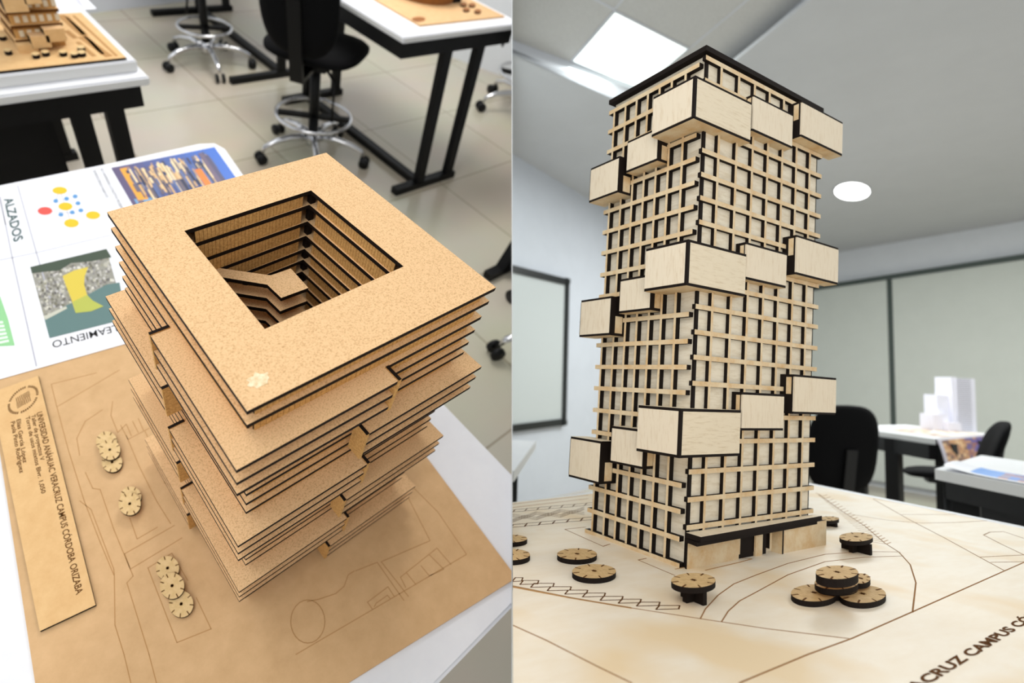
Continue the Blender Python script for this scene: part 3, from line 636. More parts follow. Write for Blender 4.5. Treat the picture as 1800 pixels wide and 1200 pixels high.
o1=ring(1.1); i1=ring(1.0); mb.prism([(p.x,p.y) for p in o1],ZC-.03,ZC,'cove_white',hole=[(p.x,p.y) for p in i1]); mb.build('bezel','B',dlg)
# roller blinds in front of the window wall
win=Vector((ww0.x,ww0.y,0))-nw*.25
def onwin(X,Y): return onplane('B',X,Y,win,nw)
ra,rb_=onwin(1475,497),onwin(1800,447); seam=onwin(1567,600)
zt_=(ra.z+rb_.z)/2; sdir=dw if (ww1-ww0).dot(dw)>0 else -dw
sp=lambda t:Vector((win.x,win.y,0))+sdir*t
ts=(seam-win).dot(sdir)
def slopz(t,dz=0): return ra.z+(rb_.z-ra.z)*(t-(ra-win).dot(sdir))/((rb_-ra).dot(sdir))+dz
def vplate(name,t0,t1,zb,dz,th,m,label,cat,off=0,group=None):
    p,q=sp(t0)-nw*off,sp(t1)-nw*off; mb=MB(); vs=[]
    for b_ in (p,q):
        t=t0 if b_ is p else t1
        for n_ in (0,th): vs+=[(b_.x-nw.x*n_,b_.y-nw.y*n_,zb if zb is not None else slopz(t,-.25)),(b_.x-nw.x*n_,b_.y-nw.y*n_,slopz(t,dz))]
    mb.add(vs,[(0,1,3,2),(4,6,7,5),(0,4,5,1),(2,3,7,6),(0,2,6,4),(1,5,7,3)],m)
    return mb.build(name,'B',None,(p.x,p.y,ZFB),label,cat,group)
vplate('roller_blind',ts-26,ts-.12,ZFB+.3,-.25,.05,'blind','grey-green roller blind between the plywood tower and the dark seam','blind')
vplate('roller_blind',ts+.12,ts+20,ZFB+.3,-.25,.05,'blind','grey-green roller blind right of the dark seam behind the white model','blind')
g_=vplate('trim_3',ts-26,ts+20,None,.0,.1,'dark_gap',None,None,off=.06); g_['kind']='structure'
g_=vplate('trim_4',ts-.12,ts+.12,ZFB+.3,-.25,.02,'dark_gap',None,None); g_['kind']='structure'
# whiteboard on the left wall
wbp=Vector((lw0.x,lw0.y,0))-nl*.12
def onl(X,Y,off=0): return onplane('B',X,Y,wbp-nl*off,nl)
wt=thing('whiteboard','B',onl(985,745),'wall-mounted whiteboard with black frame left of the plywood tower','whiteboard')
ca,cb,cd=onl(998,492),onl(975,746),onl(900,478); ce=onl(900,748)
xl=ca-dl*12
qz0=cb.z; qz1=ca.z; xr_=(ca.x+cb.x)/2
t_r=(Vector((ca.x,ca.y,0))-wbp).dot(dl); t_l=t_r-11
def lplate(mb,t0,t1,z0,z1,off0,off1,m,zs=0):
    vs=[]
    for t in (t0,t1):
        for of in (off0,off1):
            p=wbp+dl*t-nl*of
            for z in (z0,z1): vs.append((p.x,p.y,z+zs*(t-t_r)))
    mb.add(vs,[(0,1,3,2),(4,6,7,5),(0,4,5,1),(2,3,7,6),(0,2,6,4),(1,5,7,3)],m)
sl1=(ca.z-cd.z)/((Vector((ca.x,ca.y,0))-Vector((cd.x,cd.y,0))).dot(dl)); sl0=(cb.z-ce.z)/((Vector((cb.x,cb.y,0))-Vector((ce.x,ce.y,0))).dot(dl))
sl=(sl1+sl0)/2
mb=MB(); lplate(mb,t_l,t_r,qz0,qz1,-.1,0,'board_white',sl); mb.build('panel','B',wt)
for nm,(t0,t1,z0,z1) in (('frame_bar',(t_l,t_r,qz1-.24,qz1+.02)),('frame_bar',(t_l,t_r,qz0-.02,qz0+.24)),('frame_bar',(t_r-.24,t_r+.02,qz0,qz1))):
    mb=MB(); lplate(mb,t0,t1,z0,z1,-.1,.08,'board_frame',sl); mb.build(nm,'B',wt)
for z in (qz1-.2,qz0-.05):
    mb=MB(); lplate(mb,t_r-.3,t_r+.06,z,z+.26,-.1,.12,'board_frame',sl); mb.build('corner_cap','B',wt,bevel=.04)
# -- near table and plywood site board
Tb=[(3.5,1.70),(-3.2,.82),(-3.6,-3.2),(2.55,-3.0)]
ntb=thing('drafting_table','B',(0,-.8,ZFB),'white-topped table under the plywood tower and its large plywood site board','table')
mb=MB(); mb.prism(list(reversed(Tb)),ZW-.13,ZW,'white_top','white_edge'); mb.build('worktop','B',ntb)
for i in range(4):
    p=Vector(Tb[i]); q=Vector(Tb[(i+1)%4]); cen=Vector((0,-.9)); p=cen+(p-cen)*.93; q=cen+(q-cen)*.93
    mb=MB(); mb.beam((p.x,p.y,ZW-.28),(q.x,q.y,ZW-.28),.14,.3,'black_metal'); mb.build('apron','B',ntb)
    mb=MB(); mb.box(p.x-.1,p.x+.1,p.y-.1,p.y+.1,ZFB,ZW-.13,'black_metal'); mb.build('leg','B',ntb)
ob=thing('site_board','B',(0,-.8,ZW),'large plywood site board with engraved paving and curved paths','model base')
bp=[at('B',*q,0) for q in ((900,883),(1035,868),(1435,854),(1800,929))]
d1=(bp[1]-bp[0]).normalized(); d2=(bp[3]-bp[2]).normalized(); kk=isect(bp[0],d1,bp[2],d2)
q1=kk-d1*6.2; q2=kk+d2*4.4
mb=MB(); mb.prism([(kk.x,kk.y),(q1.x,q1.y),(q1.x-.3,q1.y-3.9),(q2.x,q2.y)][::-1],ZW+.001,0,'ply_board','burnt'); mb.build('board','B',ob)
mb=MB()
def pb(pts,wd=.006,m='engrave_mid',h=.0006,closed=False): pl(mb,'B',0,pts,wd*(.75 if m!='engrave_soft' else 1),m,closed,h)
pb([(900,1029),(1050,1059),(1230,1087),(1350,1105),(1492,1122)],.006); pb([(900,1031),(1000,1050),(1108,1068)],.012,'engrave_soft')
pb([(900,1098),(960,1125),(1050,1171),(1110,1200)],.007)
pb([(1231,1087),(1240,1070),(1262,1046),(1290,1026),(1330,1010),(1385,990),(1450,974),(1520,969),(1582,970)],.005)
pb([(1268,1093),(1280,1074),(1300,1056),(1330,1040),(1385,1010),(1450,987),(1520,979),(1588,977)],.005)
pb([(1438,868),(1480,898),(1520,924),(1555,954),(1580,970),(1600,992),(1610,1024),(1604,1076)],.006)
pb([(1300,1200),(1420,1150),(1497,1122),(1604,1075),(1766,1003),(1800,988)],.006)
pb([(1535,877),(1600,914),(1660,945),(1722,979),(1766,1003)],.006)
pb([(1722,979),(1760,977),(1800,975)],.005); pb([(1742,988),(1800,987)],.005)
pb([(1800,975),(1760,956),(1729,940),(1740,935),(1764,934),(1800,946)],.006)
pb([(1492,903),(1560,914),(1620,919),(1680,918),(1735,915)],.005); pb([(1585,904),(1681,904),(1600,887),(1535,876)],.004); pb([(1681,904),(1735,915),(1800,926)],.004)
pb([(993,930),(1060,960),(1072,956)],.006); pb([(993,930),(1030,926)],.005); pb([(1122,984),(1186,1011)],.006); pb([(1122,984),(1136,981)],.006)
pb([(1187,1000),(1310,976),(1296,980),(1322,982),(1300,988),(1240,1002)],.005,'engrave_soft')
pb([(1296,980),(1308,977)],.006)
mb.build('path_lines','B',ob); mb=MB()
bx=[(900,1015,919),(914,1020,947),(933,1025,974),(962,1031,1004),(993,1037,1033),(1024,1042,1064),(1055,1048,1095),(1087,1053,1127),(1119,1058,1160),(1153,1064,1195)]
for (x0,y0,x1) in bx: pb([(x0+6,y0),(x1,y0),(x1-2,y0+6),(x0,y0+7)],.006,'engrave',closed=True)
mb.build('brick_paving','B',ob); mb=MB()
for i in range(8):
    x0=885+i*21; y0=897-i*1.9; pb([(x0,y0),(x0+20,y0-1.2),(x0+16,y0+3),(x0-4,y0+4.2)],.005,'engrave',closed=True)
for i in range(7):
    x0=878+i*24.5; y0=924-i*2.4; pb([(x0,y0),(x0+24,y0-1.6),(x0+20,y0+3.4),(x0-5,y0+5)],.006,'engrave',closed=True)
for k in range(3):
    for ph in (0,1):
        pts=[(880+i*21,911+k*2.2-i*2.1-((i+ph)%2)*5.5+ (4 if ph else 0)) for i in range(8)]; pb(pts,.0045,'engrave')
pb([(900,886),(1034,870)],.005,'engrave_soft'); pb([(900,892),(1034,876)],.005,'engrave_soft')
mb.build('woven_paving','B',ob); mb=MB()
for i in range(22):
    t=i/21; x=1442+t*112; y=868+t*84; pb([(x-8-14*t,y-2+2*t),(x+4,y+4),(x+12,y+1)],.0035,'engrave_soft')
mb.build('verge_hatching','B',ob)
mb=MB(); p,q=at('B',1556,1250,0),at('B',1868,1056,0); 
u_=at('B',1630,1197,0)-at('B',1652,1207,0); dd_=(q-p).normalized(); u_=u_-dd_*u_.dot(dd_)
put_text(mb,'VERACRUZ CAMPUS CÓRDOBA',p,q,u_.normalized()*.024,.0012,'engrave',.03); mb.build('lettering','B',ob)
# -- the plywood tower
DX,DY=.029,.016          # how far the lattice stands off the walls
WB_=.527
tB=thing('tower_model','B',PBt(.5,.26,0),'tall plywood tower model with square lattice fronts and jutting boxes','architectural model')
fB=lambda x,y,z:PBt(x,y,z)
mb=MB(); mb.box(DX,1-DX*.6,DY,WB_-DY,.001,2.235,'ply_core',fn=fB); mb.build('core','B',tB)
mb=MB(); mb.box(DX-.006,DX+.012,DY-.004,DY+.004,0,2.235,'burnt',fn=fB); mb.build('corner_edge','B',tB)
ZRr=[2.21,2.105,2.0,1.893,1.786,1.678,1.573,1.466,1.36,1.31,1.2,1.097,.987,.879,.768,.63,.521,.397,.282,.168]
ZLl=[2.19,2.085,1.975,1.865,1.757,1.648,1.54,1.43,1.315,1.2,1.065,.948,.836,.727,.616,.505,.335,.227,.114]
bar=.0105
mb=MB()
for z in ZRr: mb.box(.002,1.004,0,DY,z-bar,z+bar,'ply_bar','burnt','ply_bar','burnt',fn=fB)
for x in (.119,.253,.38,.505,.631,.758,.886): mb.box(x-.0082,x+.0082,.0006,DY,.02,2.22,'ply_bar','burnt','ply_bar','burnt',fn=fB)
mb.build('facade_lattice','B',tB)
mb=MB()
for z in ZLl: mb.box(0,DX,.028,WB_+.003,z-bar,z+bar,'ply_bar','ply_bar','burnt','burnt',fn=fB)
for y in (.495,.424,.357,.292,.227,.163,.094): mb.box(.0008,DX,y-.0055,y+.0055,.0,2.2,'ply_bar','ply_bar','burnt','burnt',fn=fB)
mb.box(-.004,DX,.02,WB_+.008,-.0,.018,'ply_bar','ply_bar','burnt','burnt',fn=fB)
mb.build('facade_lattice','B',tB)
mb=MB()
for z in ZRr[:-1]: mb.box(1-DX*.6,1.02,.03,WB_,z-.035-bar,z-.035+bar,'ply_bar','burnt','burnt','burnt',fn=fB)
mb.box(1-DX*.6,1.0,.02,.034,0,2.2,'burnt',fn=fB); mb.box(1-DX*.6,1.0,WB_-.05,WB_-.03,0,2.2,'burnt',fn=fB)
mb.build('facade_lattice','B',tB)
mb=MB()
for z in ZLl: mb.box(.02,.98,WB_-DY,WB_,z-bar,z+bar,'ply_bar','burnt','ply_bar','burnt',fn=fB)
for i in range(1,8): mb.box(i/8-.011,i/8+.011,WB_-DY,WB_-.001,0,2.2,'ply_bar','burnt','ply_bar','burnt',fn=fB)
mb.build('facade_lattice','B',tB)
mb=MB(); mb.box(-.004,1.0,-.004,WB_+.004,2.238,2.262,'burnt',fn=fB); mb.build('roof_plate','B',tB)
def shell_box(x0,x1,y0,y1,z0,z1,side,t=.011,tx=.012,ty=.007):
    """a glued box: wood front panels, burnt edges of top, bottom and side sheets"""
    root=MB(); mb=root
    if side=='R':
        mb.box(x0+.004,x1-.002,y0,y0+ty,z0+t,z1-t,'ply_v','ply_v','ply_v','burnt',fn=fB)
        mb.box(x0,x1,y0+.002,y1,z1-t,z1,'burnt',mz='ply',fn=fB); mb.box(x0,x1,y0+.002,y1,z0,z0+t,'burnt',mz='ply_bar',fn=fB)
        mb.box(x0,x0+tx*.5,y0+ty,y1,z0+t,z1-t,'burnt',fn=fB); d_=y1-y0; mb.box(x0-.0015,x0+.001,y0+.2*d_,y0+.55*d_,z0+.5*(z1-z0),z1-t*1.2,'ply_bar',fn=fB); mb.box(x1-tx*.5,x1,y0+ty,y1,z0+t,z1-t,'burnt',fn=fB)
    elif side=='L':
        mb.box(x0,x0+tx,y0+.003,y1-.003,z0+t,z1-t,'ply_v','ply_v','burnt','burnt',fn=fB)
        mb.box(x0+.002,x1,y0,y1,z1-t,z1,'burnt',mz='ply',fn=fB); mb.box(x0+.002,x1,y0,y1,z0,z0+t,'burnt',mz='ply_bar',fn=fB)
        mb.box(x0+tx,x1,y0,y0+.005,z0+t,z1-t,'burnt',fn=fB); d_=x1-x0; mb.box(x0+.3*d_,x0+.72*d_,y0-.0012,y0+.001,z0+t*1.2,z0+.5*(z1-z0),'ply_bar',fn=fB); mb.box(x0+tx,x1,y1-.005,y1,z0+t,z1-t,'burnt',fn=fB)
        mb.box(x0+.001,x0+tx,y0-.001,y0+.0045,z0+t,z1-t,'burnt',fn=fB); mb.box(x0+.001,x0+tx,y1-.0045,y1+.001,z0+t,z1-t,'burnt',fn=fB)
    mb.build('jutting_box','B',tB)
for x0,x1,z0,z1,dp in ((.315,.655,1.945,2.12,.030),(.697,1.105,2.012,2.197,.046),(.30,.637,1.25,1.42,.030),(.685,1.09,1.322,1.516,.046),(.31,.65,.572,.742,.030),(.70,1.097,.652,.840,.046)):
    shell_box(x0,x1,-dp,DY,z0,z1,'R')
for y0,y1,z0,z1,dp in ((.172,.345,1.785,1.945,.064),(.368,.552,1.69,1.875,.088),(.172,.345,1.09,1.256,.064),(.372,.566,.985,1.176,.088),(.172,.35,.38,.553,.064),(.388,.585,.272,.475,.088)):
    shell_box(-dp,DX,y0,y1,z0,z1,'L')
for z0,z1 in ((1.882,2.072),(1.168,1.362),(.462,.662)):       # the L-shaped corner boxes
    ex,ey,yb,xa,t=.115,.034,.17,.30,.012
    Lp=[(-ex+.003,-ey+.002),(xa,-ey+.002),(xa,DY),(DX,DY),(DX,yb),(-ex+.003,yb)]
    mb=MB(); mb.prism(Lp,z1-t,z1,'ply','burnt',fn=fB); mb.prism(Lp,z0,z0+t,'ply','burnt',fn=fB,bot='ply_bar')
    mb.box(-ex,-ex+.012,-ey+.010,yb-.003,z0+t,z1-t,'ply_v','ply_v','burnt',fn=fB)
    mb.box(-ex+.012,xa-.004,-ey,-ey+.007,z0+t,z1-t,'ply_h','burnt','ply_h',fn=fB)
    mb.box(-ex-.001,-ex+.013,-ey-.0006,-ey+.010,z0+.004,z1-.004,'burnt',fn=fB)
    mb.box(-ex+.012,DX,yb-.006,yb,z0+t,z1-t,'burnt',fn=fB); mb.box(xa-.006,xa,-ey+.007,DY,z0+t,z1-t,'burnt',fn=fB)
    mb.build('corner_box','B',tB)
mb=MB(); mb.add([fB(*p) for p in ((.0,-.064,.128),(1.02,-.03,.128),(1.02,.0,.128),(0,.0,.128),(.0,-.064,.15),(1.02,-.03,.15),(1.02,.0,.15),(0,.0,.15))],[(3,2,1,0),(4,5,6,7),(0,1,5,4),(1,2,6,5),(2,3,7,6),(3,0,4,7)],['burnt','ply']+['burnt']*4)
mb.add([fB(*p) for p in ((-.01,-.056,.11),(.99,-.024,.11),(.99,.0,.11),(0,.0,.11),(-.01,-.056,.126),(.99,-.024,.126),(.99,.0,.126),(0,.0,.126))],[(3,2,1,0),(4,5,6,7),(0,1,5,4),(1,2,6,5),(2,3,7,6),(3,0,4,7)],'burnt')
mb.build('entrance_canopy','B',tB)
mb=MB(); mb.box(.012,.375,-.002,.006,0,.105,'ply_bar','burnt','ply_bar','burnt',fn=fB); mb.build('plinth_wall','B',tB)
mb=MB(); mb.box(.375,.60,.004,.03,0,.108,'burnt',fn=fB); mb.box(.50,.556,-.004,.004,.0,.1,'ply_bar',fn=fB); mb.build('entrance_recess','B',tB)
mb=MB(); mb.box(.667,.68,-.03,.02,0,.12,'burnt','ply_bar','burnt',fn=fB); mb.box(.676,1.08,-.024,-.018,0,.122,'ply_bar','burnt','ply_bar','burnt',fn=fB); mb.box(1.072,1.08,-.02,.05,0,.12,'burnt',fn=fB); mb.build('plinth_wall','B',tB)
# -- tree discs on the plywood board
G='tree discs on the plywood board'
disc('B',1472,1035,36,10,.004,.02,'plywood tree disc flat on the board under the stack, near the picture bottom right',G,top='ply_disc')
disc('B',1513,1016,17,9,.03,.02,'plywood tree disc half hidden behind the right of the stacked ones',G,top='ply_disc')
disc('B',1431,1041,40.5,15,.0,.02,'plywood tree disc leaning at the left foot of the stack',G,top='ply_disc')
disc('B',1516.5,1043,41,15.5,.0,.02,'plywood tree disc at the right foot of the stack',G,top='ply_disc',notch=.3)
disc('B',1470.5,1023,38.5,12,.035,.02,'lower of the two plywood tree discs piled on the others',G,top='ply_disc')
disc('B',1471.5,1005,37.5,12,.08,.03,'topmost plywood tree disc of the pile',G,top='ply_disc',notch=.2)
disc('B',1219,1019,39,13,.05,.02,'plywood tree disc raised on a cross foot in front of the tower corner',G,top='ply_disc',stand=.05)
disc('B',1505,943,29.5,8,.05,.02,'plywood tree disc raised on a cross foot beside the annex wall',G,top='ply_disc',stand=.05)
disc('B',1044.5,1003,38.5,12.5,.0,.02,'plywood tree disc lying flat, nearer of the two left of the tower corner',G,top='ply_disc')
disc('B',1014.5,973,35,10,.0,.02,'plywood tree disc lying flat, further of the two left of the tower corner',G,top='ply_disc',notch=.4)
disc('B',899,974,33,10,.0,.02,'plywood tree disc cut by the picture division, nearer one',G,top='ply_disc',notch=.1)
disc('B',896,946,31,7,.0,.02,'plywood tree disc cut by the picture division, further one',G,top='ply_disc')
disc('B',1457,911,18,4,.02,.02,'plywood tree disc peeping out behind the annex wall',G,top='ply_disc',stand=.02)
# -- background furniture
zt=-.02
fa=at('B',1510,753,zt); fb=at('B',1643,771,zt); fc=at('B',1740,762,zt)
ft=thing('drafting_table','B',((fa.x+fb.x)/2,(fa.y+fb.y)/2,ZFB),'far drafting table by the blinds holding the white block model and hanging posters','table')
fd=fa+(fc-fb); u1=(fb-fa).normalized(); u2=(fc-fb).normalized(); fe=fa-u1*.8; fg=fe+(fc-fb)
mb=MB(); mb.prism([(fe.x,fe.y),(fb.x,fb.y),(fc.x,fc.y),(fg.x,fg.y)],zt-.13,zt,'white_top','white_edge'); mb.build('worktop','B',ft)
for p,q in ((fe,fb),(fb,fc),(fg,fc)):
    p2,q2=p.lerp(q,.02),p.lerp(q,.98); mb=MB(); mb.beam((p2.x,p2.y,zt-.31),(q2.x,q2.y,zt-.31),.15,.34,'black_metal'); mb.build('apron','B',ft)
def vleg(X,Y,p,q,wd=.42):
    n_=(q-p).normalized(); n_=Vector((-n_.y,n_.x,0)); c=onplane('B',X,Y,p,n_); mb=MB(); mb.box(c.x-wd/2,c.x+wd/2,c.y-wd/2,c.y+wd/2,ZFB,zt-.13,'black_metal'); mb.build('leg','B',ft)
vleg(1571,800,fa,fb,.26); vleg(1664,820,fb,fc,.3); vleg(1712,800,fb,fc,.3)
# white block model
wm=at('B',1640,755,zt)
wmo=thing('block_model','B',(wm.x,wm.y,zt),'white block model with one tall slab tower on the far table','architectural model')
o_,dr=ray('B',1670,750); tt=(Vector((wm.x,wm.y,0))-Vector((o_.x,o_.y,0))).length/Vector((dr.x,dr.y,0)).length
def blk(X0,X1,Y0,Y1,off,dp,m='model_white',nm='block',rows=0):
    k_=tt+off; a=o_+ray('B',X0,Y1)[1]*k_; b=o_+ray('B',X1,Y1)[1]*k_; c=o_+ray('B',X0,Y0)[1]*k_
    d=Vector((b.x-a.x,b.y-a.y,0)); n_=Vector((-d.y,d.x,0)).normalized(); n_=n_ if n_.dot(Vector((dr.x,dr.y,0)))>0 else -n_
    mb=MB(); z0=zt+.012; z1=c.z
    vs=[]
    for z in (z0,z1):
        for p in (a,b,b+n_*dp,a+n_*dp): vs.append((p.x,p.y,z))
    mb.add(vs,[(3,2,1,0),(4,5,6,7),(0,1,5,4),(1,2,6,5),(2,3,7,6),(3,0,4,7)],m)
    for r_ in range(rows):
        z=z0+(z1-z0)*(r_+.5)/rows; e=n_*-.01
        mb.add([(p+e).x for p in ()] or [( (a+e).x,(a+e).y,z-.012),((b+e).x,(b+e).y,z-.012),((b+e).x,(b+e).y,z+.012),((a+e).x,(a+e).y,z+.012)],[(0,1,2,3)],'model_grey')
    mb.build(nm,'B',wmo)
blk(1676,1684,662,756,0,.5); blk(1684,1709,664,754,-.02,.55,nm='slab_tower',rows=26); blk(1709,1717,665,752,.0,.5)
blk(1649,1677,693,754,.1,.4); blk(1641,1668,727,757,-.1,.4); blk(1668,1690,742,758,-.25,.3,nm='low_block')
# sheets on the far table
def fsheet(pts,label,cat,name,art=None,dz=.003):
    mb=MB(); z=zt+dz; P=[at('B',x,y,z) for x,y in pts]; mb.prism([(p.x,p.y) for p in P],zt+dz-.002,z,'paper')
    mb.build(name,'B',None,(P[0].x,P[0].y,zt),label,cat)
def mixp(s,t): return fa+(fb-fa)*s+(fc-fb)*t
def patch(mb,s0,s1,t0,t1,z,col):
    P=[mixp(s0,t0),mixp(s1,t0),mixp(s1,t1),mixp(s0,t1)]; P=[Vector((p.x,p.y,z)) for p in P]
    a2=sum(P[i].x*P[(i+1)%4].y-P[i].y*P[(i+1)%4].x for i in range(4))
    if a2<0: P.reverse()
    mb.quad(P,'print',col)
mb=MB(); patch(mb,.1,.99,.12,.9,zt+.004,C(200,190,180))
for i in range(60):
    s,t=rnd.uniform(.12,.9),rnd.uniform(.14,.8); patch(mb,s,s+.08,t,t+.08,zt+.006+i*1e-5,rnd.choice([C(190,160,130),C(150,120,100),C(225,215,205),C(170,150,150),C(205,175,140)]))
mb.build('poster','B',None,(fa.x,fa.y,zt),'brown and grey printed sheet spread over the far table top','poster')
hp=thing('poster','B',(fb.x,fb.y,zt),'brightly printed sheet draped down over the near corner of the far table','poster')
mb=MB(); hs=[]
e0,e1=mixp(1.0,.0),mixp(1.0,.92); outn=(fb-fa).normalized()
def hang(s,t):                       # s along the table end, t down the drape
    p=e0+(e1-e0)*s; r_=t
    return Vector((p.x+outn.x*(.06+.32*math.sin(min(1,r_)*1.4)),p.y+outn.y*(.06+.32*math.sin(min(1,r_)*1.4)),zt+.012-.0*r_-1.02*r_**1.15))
n1,n2=18,14
for i in range(n1):
    for j in range(n2):
        s0,s1_,t0,t1=i/n1,(i+1)/n1,j/n2,(j+1)/n2
        if j<1: col=C(225,222,232)
        elif j>=n2-1 or i==0: col=C(216,210,226)
        elif i<8: col=rnd.choice([C(206,150,92),C(180,120,76),C(224,180,130),C(120,74,60),C(150,96,66)])
        else: col=rnd.choice([C(70,52,150),C(86,64,160),C(150,84,80),C(60,48,140),C(104,66,120),C(190,130,90)])
        mb.quad([hang(s0,t1),hang(s1_,t1),hang(s1_,t0),hang(s0,t0)],'print',col)
mb.build('draped_print','B',hp)
# table at the right edge with its sheet
ra_,rb2,rc_=at('B',1643,824,zt),at('B',1800,853,zt),at('B',1704,806,zt)
ua=(rb2-ra_).normalized(); ub=(rc_-ra_).normalized()
rtb=thing('drafting_table','B',(ra_.x+1,ra_.y-1,ZFB),'white table corner at the right edge with a curling blue printed sheet','table')
P=[ra_,ra_+ua*5.5,ra_+ua*5.5+ub*3.6,ra_+ub*3.6]
mb=MB(); mb.prism([(p.x,p.y) for p in P],zt-.12,zt,'white_top','white_edge'); mb.build('worktop','B',rtb)
P2=[ra_+ua*.18+ub*.12,ra_+ua*5.2+ub*.12,ra_+ua*5.2+ub*3.4,ra_+ua*.18+ub*3.4]
for i in range(4):
    a,b=P2[i],P2[(i+1)%4]; mb=MB(); mb.beam((a.x,a.y,zt-.22),(b.x,b.y,zt-.22),.12,.2,'black_metal'); mb.build('apron','B',rtb)
mb=MB(); a=ra_+ua*.55+ub*.3; b=ra_+ua*5+ub*.3; mb.beam((a.x,a.y,zt-.75),(b.x,b.y,zt-.75),.1,1.0,'black_metal'); mb.build('modesty_panel','B',rtb)
for s,t in ((.35,.35),(5.0,.35),(5.0,3.2),(.35,3.2)):
    p=ra_+ua*s+ub*t; mb=MB(); mb.box(p.x-.11,p.x+.11,p.y-.11,p.y+.11,ZFB,zt-.12,'black_metal'); mb.build('leg','B',rtb)
cs_=thing('poster','B',(ra_.x+.4,ra_.y+.1,zt),'blue printed sheet with a raised curling edge on the right-hand table','poster')
mb=MB(); n1,n2=16,8
def curl(s,t):
    p=ra_+ua*(.10+1.6*s)+ub*(.06+.95*t); lift=.045*max(0,1-s*3.5)**1.5+.02*max(0,1-s*3)*math.sin(t*3.1)
    return Vector((p.x,p.y,zt+.012+lift))
for i in range(n1):
    for j in range(n2):
        q=[curl(i/n1,j/n2),curl((i+1)/n1,j/n2),curl((i+1)/n1,(j+1)/n2),curl(i/n1,(j+1)/n2)]
        if i<3 or j<1: col=C(232,233,240)
        elif i<6: col=C(60,140,225)
        else: col=rnd.choice([C(70,130,215),C(110,110,170),C(190,120,90),C(90,120,190),C(150,140,170),C(60,90,170)])
        mb.quad(q,'print',col)
mb.build('curling_print','B',cs_)
# table tip at the left
lp=[at('B',*q,-.15) for q in ((942,775),(880,764),(860,783))]
ltb=thing('drafting_table','B',(lp[1].x,lp[1].y,ZFB),'white table tip beneath the whiteboard beside the picture division','table')
l0=lp[0]; mb=MB(); mb.prism([(l0.x,l0.y),(l0.x-2.6,l0.y+1.6),(l0.x-4.6,l0.y-.4),(l0.x-2.2,l0.y-2.2)],-.26,-.15,'white_top','white_edge'); mb.build('worktop','B',ltb)
mb=MB(); c_=at('B',906,800,-.5); mb.box(l0.x-1.7,l0.x-.75,l0.y-.5,l0.y+.4,-.95,-.26,'black_metal'); mb.build('apron','B',ltb)
for s in ((-1.0,0),(-3,-.6)): mb=MB(); mb.box(l0.x+s[0]-.1,l0.x+s[0]+.1,l0.y+s[1]-.1,l0.y+s[1]+.1,ZFB,-.26,'black_metal'); mb.build('leg','B',ltb)
# chairs
def away(X,Y,dist): o,d=ray('B',X,Y); return o+d*dist
p=away(1419,800,12.2); chair('B',p.x,p.y,ZFB,1.16,None,'black chair with a broad rounded back right behind the plywood tower',seat_h=.58,back=(.62,1.10),star=.3,lever=0,back_w=.40,k=.8)
p=away(1665,800,11.0); chair('B',p.x,p.y,ZFB,2.05,None,'black chair seen from the side beyond the table with the blue sheet',seat_h=1.11,back=(1.14,1.54),star=.3,lever=0,tilt=.3,k=.55)
tp=away(1536,776,15.6); tz=tp.z; bt=thing('drafting_table','B',(tp.x-1,tp.y+.5,ZFB),'table of which a white tip shows between the black chair and the far table','table')
rdir=Vector((.896,-.44,0)); vdir=Vector((.44,.896,0))
P=[tp,tp+vdir*1.4,tp+vdir*1.4-rdir*2.6,tp-rdir*2.6]; mb=MB(); mb.prism([(p.x,p.y) for p in P][::-1],tz-.14,tz,'white_top','white_edge'); mb.build('worktop','B',bt)
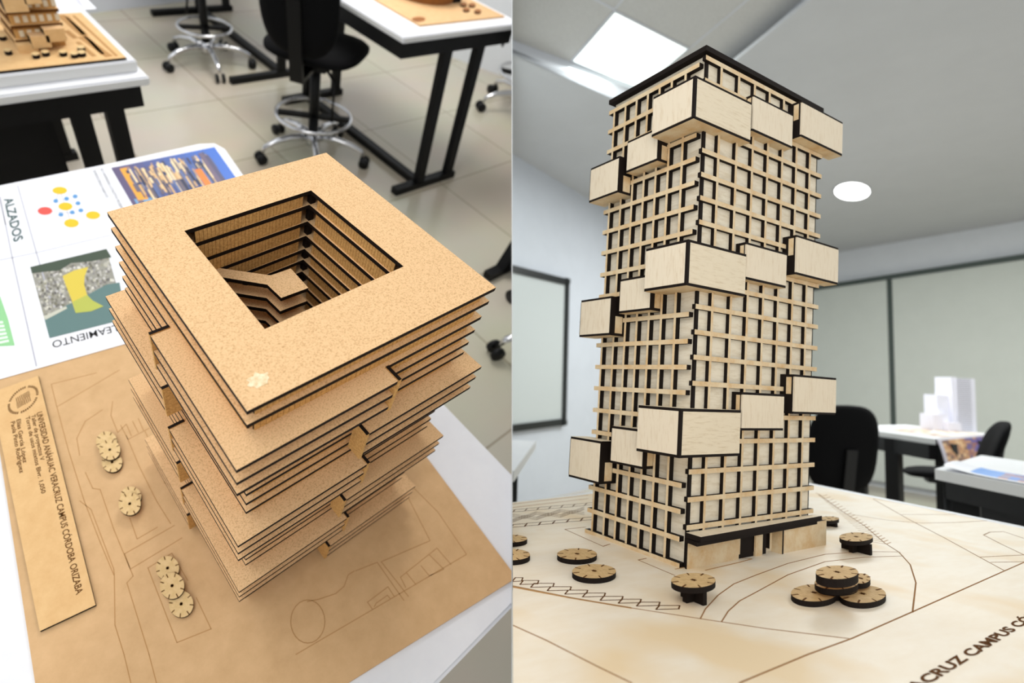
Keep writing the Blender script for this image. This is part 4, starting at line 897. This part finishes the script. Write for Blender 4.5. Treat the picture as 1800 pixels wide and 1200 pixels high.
for a_,b_ in ((-.25,.15),(-2.4,.15)):
    c_=tp+rdir*a_+vdir*b_; mb=MB(); mb.box(c_.x-.11,c_.x+.11,c_.y-.11,c_.y+.11,ZFB,tz-.14,'black_metal'); mb.build('leg','B',bt)
c_=tp-rdir*.1+vdir*.15; d_=tp-rdir*2.5+vdir*.15; mb=MB(); mb.beam((c_.x,c_.y,tz-.3),(d_.x,d_.y,tz-.3),.15,.32,'black_metal'); mb.build('apron','B',bt)
# ================================================================ added partition that keeps the rooms' light apart, and what it cuts
eps=.0006
def camspace(p): return CAMW.inverted()@p
kx=(900-PPX)/FPX; pn=Vector((1,0,kx)).normalized()          # plane through the camera: x = kx * (-z)
E1=Vector((kx,0,-1)).normalized()
mb_v=[]
for r_,h in ((.46,1.8),(9.5,9.5)):
    for s in (-1,1):
        for sg in (-1,1): mb_v.append(E1*r_+Vector((0,s*h,0))+pn*(sg*.00012))
me=bpy.data.meshes.new('added_partition'); me.from_pydata([CAMW@v for v in mb_v],[],[(0,1,3,2),(4,6,7,5),(0,4,5,1),(2,3,7,6),(0,2,6,4),(1,5,7,3)]); me.materials.append(MATS['wall_white'])
wp=bpy.data.objects.new('added_partition',me); COL.objects.link(wp); wp['kind']='structure'
bpy.context.view_layer.update()
for o in list(COL.objects):
    if o.type!='MESH' or o.name=='added_partition': continue
    sg=1 if o['_room']=='A' else -1
    Mc=CAMW.inverted()@o.matrix_world
    pts=[Mc@v.co for v in o.data.vertices]; dd=[p.dot(pn)*sg for p in pts]
    # keep dd < -eps
    if not dd or max(dd)<-eps: continue
    if min(dd)>-eps: bpy.data.objects.remove(o); continue
    Mi=Mc.inverted(); co=Mi@(pn*(-eps*sg)); no=(Mc.to_3x3().transposed()@pn).normalized()*sg
    bm=bmesh.new(); bm.from_mesh(o.data); bmesh.ops.bisect_plane(bm,geom=bm.verts[:]+bm.edges[:]+bm.faces[:],dist=1e-6,plane_co=co,plane_no=no,clear_outer=True); bm.to_mesh(o.data); bm.free()
    if len(o.data.polygons)==0: bpy.data.objects.remove(o)
for o in list(COL.objects):
    if o.type=='EMPTY' and not o.children: bpy.data.objects.remove(o)
for o in COL.objects:
    for k in ('_base','_room'):
        if k in o: del o[k]
